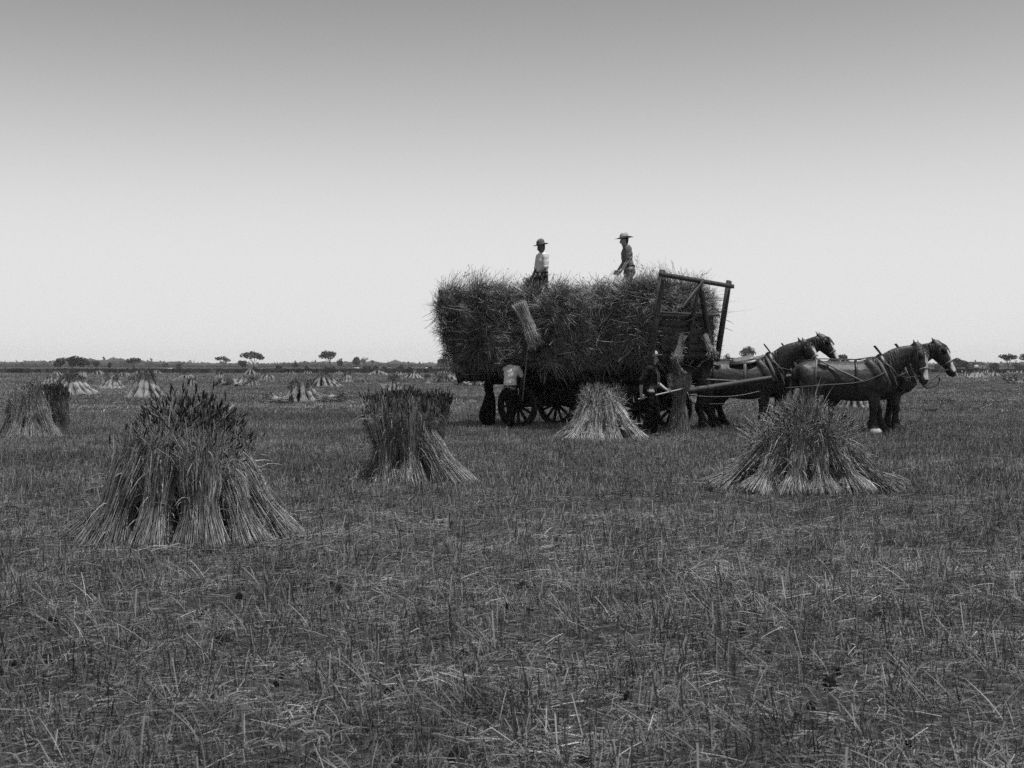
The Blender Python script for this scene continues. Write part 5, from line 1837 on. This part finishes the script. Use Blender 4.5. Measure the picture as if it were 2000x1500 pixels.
    a_, b_, c_ = strands(P, np.array([.005, .006, .005, .004, .001])[None], 2, r.uniform(.5, 1.8, m), r)
    bb.add(a_, b_, tone=c_)
    link('mane', bb.mesh('mane', M[maneM]), None, root)
    # tail
    m = 160; q = np.linspace(0, 1, 6); P = np.zeros((m, 6, 3))
    oy = r.normal(0, .045, m); ox = r.normal(0, .03, m)
    ln = r.uniform(.5, .72, m)
    P[:, :, 0] = -1.13 - .10 * np.sin(q * 2.0)[None] + ox[:, None] * q
    P[:, :, 1] = oy[:, None] * (.4 + q)
    P[:, :, 2] = 1.48 - ln[:, None] * q
    bb = Batch(); tube(bb, [((-1.08, 0, 1.5), .045), ((-1.17, 0, 1.40), .04), ((-1.19, 0, 1.2), .025)], (0, 1, 0), 8)
    a_, b_, c_ = strands(P, np.array([.007, .009, .009, .008, .006, .002])[None], 2, r.uniform(.5, 1.7, m), r)
    bb.add(a_, b_, tone=c_)
    link('tail', bb.mesh('tail', M['mane']), None, root)

    # ---- harness
    top = Vector((.66, 0, 1.76)); bot = Vector((.93, 0, 1.12))
    if n3.z < 1.85: top = Vector((.68, 0, 1.70)); bot = Vector((.96, 0, 1.08))
    cd = (top - bot).normalized(); cc = (top + bot) / 2; half = (top - bot).length / 2
    fwd = Vector((cd.z, 0, -cd.x))
    def ellipse(rad_l, rad_v, off, n=26, power=1.0):
        return [cc + cd * rad_v * math.cos(2 * PI * i / n) + Vector((0, 1, 0)) * rad_l * math.sin(2 * PI * i / n) * (1 + .12 * math.cos(2 * PI * i / n + PI)) + fwd * off for i in range(n)]
    def loop(B_, pts, ra, rb_, n=8):
        N = len(pts); V = []; Qd = []
        for i in range(N):
            t = (pts[(i + 1) % N] - pts[i - 1]).normalized(); s1 = fwd; s2 = t.cross(s1).normalized()
            for j_ in range(n):
                a = 2 * PI * j_ / n; V.append(tuple(pts[i] + s1 * ra * math.cos(a) + s2 * rb_ * math.sin(a)))
        for i in range(N):
            for j_ in range(n):
                i2 = (i + 1) % N; j2_ = (j_ + 1) % n; Qd.append([i * n + j_, i * n + j2_, i2 * n + j2_, i2 * n + j_])
        B_.add(V, Qd)
    bb = Batch(); loop(bb, ellipse(.235, half + .03, -.03), .085, .055); co = link('horse_collar', bb.mesh('horse_collar', M['leather'], True), None, root)
    bb = Batch(); loop(bb, ellipse(.262, half - .0, -.09), .045, .05); link('collar_lining', bb.mesh('collar_lining', M['canvas'], True), None, co)
    for sg in (-1, 1):
        bb = Batch()
        pts = [cc - cd * (half * .95) + Vector((0, sg * .05, 0)) + fwd * .03]
        for a in (150, 120, 90, 60, 35):
            pts.append(cc + cd * half * math.cos(R(a)) + Vector((0, sg * .275 * math.sin(R(a)), 0)) + fwd * .03)
        pts.append(cc + cd * (half + .06) + Vector((0, sg * .09, 0)) + fwd * .02)
        pts.append(cc + cd * (half + .27) + Vector((0, sg * .13, 0)) - fwd * .03)
        C_ = cat_rom([tuple(p) for p in pts], 3)
        tube(bb, [(tuple(c), .022, .017) for c in C_], (0, 1, 0), 8)
        link('hame', bb.mesh('hame', M['wood']), None, co)
    # bridle
    def hloop(t0, f0, t1, f1, rad, name, mm, grow=1.0):
        bb = Batch(); pts = []; N = 18
        a0 = hp(t0, f0); a1 = hp(t1, f1); c = (a0 + a1) / 2; v = (a0 - a1) / 2
        tm = (t0 + t1) / 2
        wl_ = float(np.interp(tm, [0, .1, .22, .33, .44, .54], [.088, .108, .112, .094, .073, .066])) * hl * grow
        for i in range(N):
            a = 2 * PI * i / N
            pts.append(c + v * math.cos(a) + lat * (wl_ + .008) * math.sin(a))
        nrm = v.cross(lat).normalized()
        V = []; Qd = []
        for i in range(N):
            t = (pts[(i + 1) % N] - pts[i - 1]).normalized(); s2 = t.cross(nrm)
            for (x_, y_) in ((-.014, -.004), (.014, -.004), (.014, .004), (-.014, .004)):
                V.append(tuple(pts[i] + nrm * x_ + s2 * y_))
        for i in range(N):
            i2 = (i + 1) % N
            for j_ in range(4): Qd.append([i * 4 + j_, i * 4 + (j_ + 1) % 4, i2 * 4 + (j_ + 1) % 4, i2 * 4 + j_])
        bb.add(V, Qd); return link(name, bb.mesh(name, M[mm]), None, root)
    br = hloop(.41, .112, .43, -.112, 1, 'noseband', 'strap')
    hloop(.05, .13, .10, -.17, 1, 'browband', 'leather')
    hloop(-.04, .06, .26, -.16, 1, 'headstall', 'leather', 1.05)
    for sg in (-1, 1):
        bb = Batch(); a = hp(.09, .03, sg * .115); b = hp(.52, -.03, sg * .078)
        beam(bb, a, b, .026, .008, tuple(fr)); link('cheek_strap', bb.mesh('cheek_strap', M['leather']), None, root)
        if blinker:
            bb = Batch(); c = hp(.20, .085, sg * .125)
            rot = Matrix((ax, (fr + lat * sg * .45).normalized(), (fr + lat * sg * .45).normalized().cross(ax))).transposed()
            box(bb, tuple(c), (.13, .12, .010), rot)
            link('blinker', bb.mesh('blinker', M['leather']), None, root)
    # girth, saddle, breeching
    def girth(x, w, name, mm, pad=.012, zc=1.20, rl=.36, rv=.415, lean=0.0):
        bb = Batch(); V = []; Qd = []; N = 28
        for i in range(N):
            a = 2 * PI * i / N
            for (dx, k_) in ((-w / 2, 1), (-w / 2, 1.02), (w / 2, 1.02), (w / 2, 1)):
                rr_l = (rl + pad) * k_; rr_v = (rv + pad) * k_
                V.append((x + dx + lean * math.cos(a), rr_l * math.sin(a), zc + rr_v * math.cos(a)))
        for i in range(N):
            i2 = (i + 1) % N
            for j_ in range(4): Qd.append([i * 4 + j_, i * 4 + (j_ + 1) % 4, i2 * 4 + (j_ + 1) % 4, i2 * 4 + j_])
        bb.add(V, Qd); return link(name, bb.mesh(name, M[mm], True), None, root)
    if saddle:
        girth(.12, .07, 'girth', 'leather')
        girth(-.62, .045, 'hip_strap', 'leather', .014, 1.265, .325, .36, .02)
        bb = Batch()
        for sg in (-1, 1):
            stube(bb, [(-.22, sg * .19, 1.56, .10, .035), (.0, sg * .19, 1.59, .13, .05), (.22, sg * .18, 1.61, .13, .05), (.34, sg * .17, 1.63, .08, .03)], (0, .8, -.5 * sg), 12, 3)
        sd_ = link('saddle_pad', bb.mesh('saddle_pad', M['leather'], True), None, root)
        bb = Batch()
        stube(bb, [(-.16, -.18, 1.63, .09, .02), (.05, -.17, 1.66, .10, .025), (.26, -.15, 1.70, .10, .03)], (0, .8, .5), 12, 3)
        link('saddle_flap', bb.mesh('saddle_flap', M['strap'], True), None, sd_)
        bb = Batch(); tube(bb, [((.10, -.24, 1.60), .035), ((.10, 0, 1.70), .045), ((.10, .24, 1.60), .035)], (1, 0, 0), 8); link('saddle_bridge', bb.mesh('saddle_bridge', M['iron'], True), None, sd_)
        bb = Batch(); beam(bb, (.10, -.385, 1.55), (.10, -.44, 1.12), .07, .012, (1, 0, 0)); link('shaft_tug', bb.mesh('shaft_tug', M['strap']), None, root)
        bb = cord([(-1.14, -.05, 1.28), (-1.13, -.22, 1.22), (-.9, -.345, 1.20), (-.5, -.37, 1.18), (.0, -.42, 1.16)], .02)
        link('breeching_strap', bb.mesh('breeching_strap', M['strap'], True), None, root)
        bb = cord([(-1.05, 0, 1.60), (-.6, 0, 1.655), (-.2, 0, 1.63), (.1, 0, 1.68)], .014)
        link('crupper', bb.mesh('crupper', M['leather'], True), None, root)
    else:
        girth(-.72, .045, 'hip_strap', 'strap', .016, 1.285, .325, .355, .03)
        girth(.14, .05, 'belly_band', 'leather', .012)
        bb = cord([(-.69, -.05, 1.665), (-.55, -.21, 1.585), (-.2, -.36, 1.40), (.05, -.40, 1.28), (.28, -.40, 1.16)], .017)
        link('trace_carrier', bb.mesh('trace_carrier', M['strap'], True), None, root)
        bb = cord([(-1.35, -.36, 1.02), (-.6, -.40, 1.08), (.2, -.41, 1.15), (.62, -.34, 1.30), (.74, -.28, 1.38)], .016, 5)
        link('trace_chain', bb.mesh('trace_chain', M['iron'], True), None, root)
        bb = cord([(-1.05, .0, 1.60), (-.6, 0, 1.66), (0, 0, 1.635), (.5, 0, 1.70)], .012)
        link('back_strap', bb.mesh('back_strap', M['leather'], True), None, root)
    # rein from bit to hames
    bit = hp(.54, -.03, -.075)
    bb = cord([bit, bit.lerp(Vector((.75, -.25, 1.5)), .5) + Vector((0, -.03, -.12)), Vector((.74, -.26, 1.50))], .008)
    link('rein', bb.mesh('rein', M['leather'], True), None, root)
    tie = cc + cd * half * .55 + Vector((0, -.26, 0))
    bb = cord([tie, cc + cd * half * .1 + Vector((0, -.31, 0)) + fwd * .08, cc - cd * half * .5 + Vector((0, -.24, 0)) + fwd * .12], .012)
    link('hame_strap', bb.mesh('hame_strap', M['strap'], True), None, co)
    return root, bit


h1, _ = horse(1447, 28.3, 'near wheel horse with a leather saddle pad, standing beside the shaft behind the other pair', poll=(1.40, -.06, 2.01), nose=(1.74, -.26, 1.52), yaw=-.6,
              legs=dict(hn=.10, hf=.34, fn=-.02, ff=.12), saddle=True, blinker=False, seed=1, ear_fwd=.1)
h2, _ = horse(1482, 29.45, 'far wheel horse, mostly hidden, its blazed face showing past its partner', poll=(1.42, .0, 2.12), nose=(1.76, -.14, 1.60), yaw=-.35,
              legs=dict(hn=-.12, hf=.1, fn=.1, ff=-.1), saddle=True, seed=2, s=1.02)
h3, b3 = horse(1658, 26.9, 'near leading horse with a white blaze and one white front foot, head bent low', poll=(1.42, -.04, 1.90), nose=(1.55, -.20, 1.20), yaw=-.5,
              legs=dict(hn=.02, hf=-.22, fn=.0, ff=.20), sock=2, seed=3, maneM='mane_light', blaze=2)
h4, b4 = horse(1702, 27.95, 'foremost horse, far leader with a broad white blaze and looped rein', poll=(1.40, .0, 1.98), nose=(1.73, -.12, 1.36), yaw=-.3,
              legs=dict(hn=.1, hf=-.1, fn=.02, ff=-.14), seed=4, blaze=2)
bpy.context.view_layer.update()
# looped coupling rein hanging between the two leaders (a part of the near leader's harness)
I3 = h3.matrix_basis.inverted()
A = atd(1800, 745, 26.75); Bp = atd(1835, 738, 27.6)
bb = cord([I3 @ A, I3 @ atd(1803, 752, 26.9), I3 @ atd(1812, 758, 27.1), I3 @ atd(1824, 755, 27.35), I3 @ atd(1833, 748, 27.5), I3 @ Bp], .018)
link('coupling_rein', bb.mesh('coupling_rein', M['leather'], True), None, h3)
bb = cord([I3 @ atd(1790, 760, 26.9), I3 @ atd(1806, 755, 27.0), I3 @ atd(1822, 742, 27.3), I3 @ atd(1834, 732, 27.6)], .010)
link('lead_rope', bb.mesh('lead_rope', M['leather'], True), None, h3)
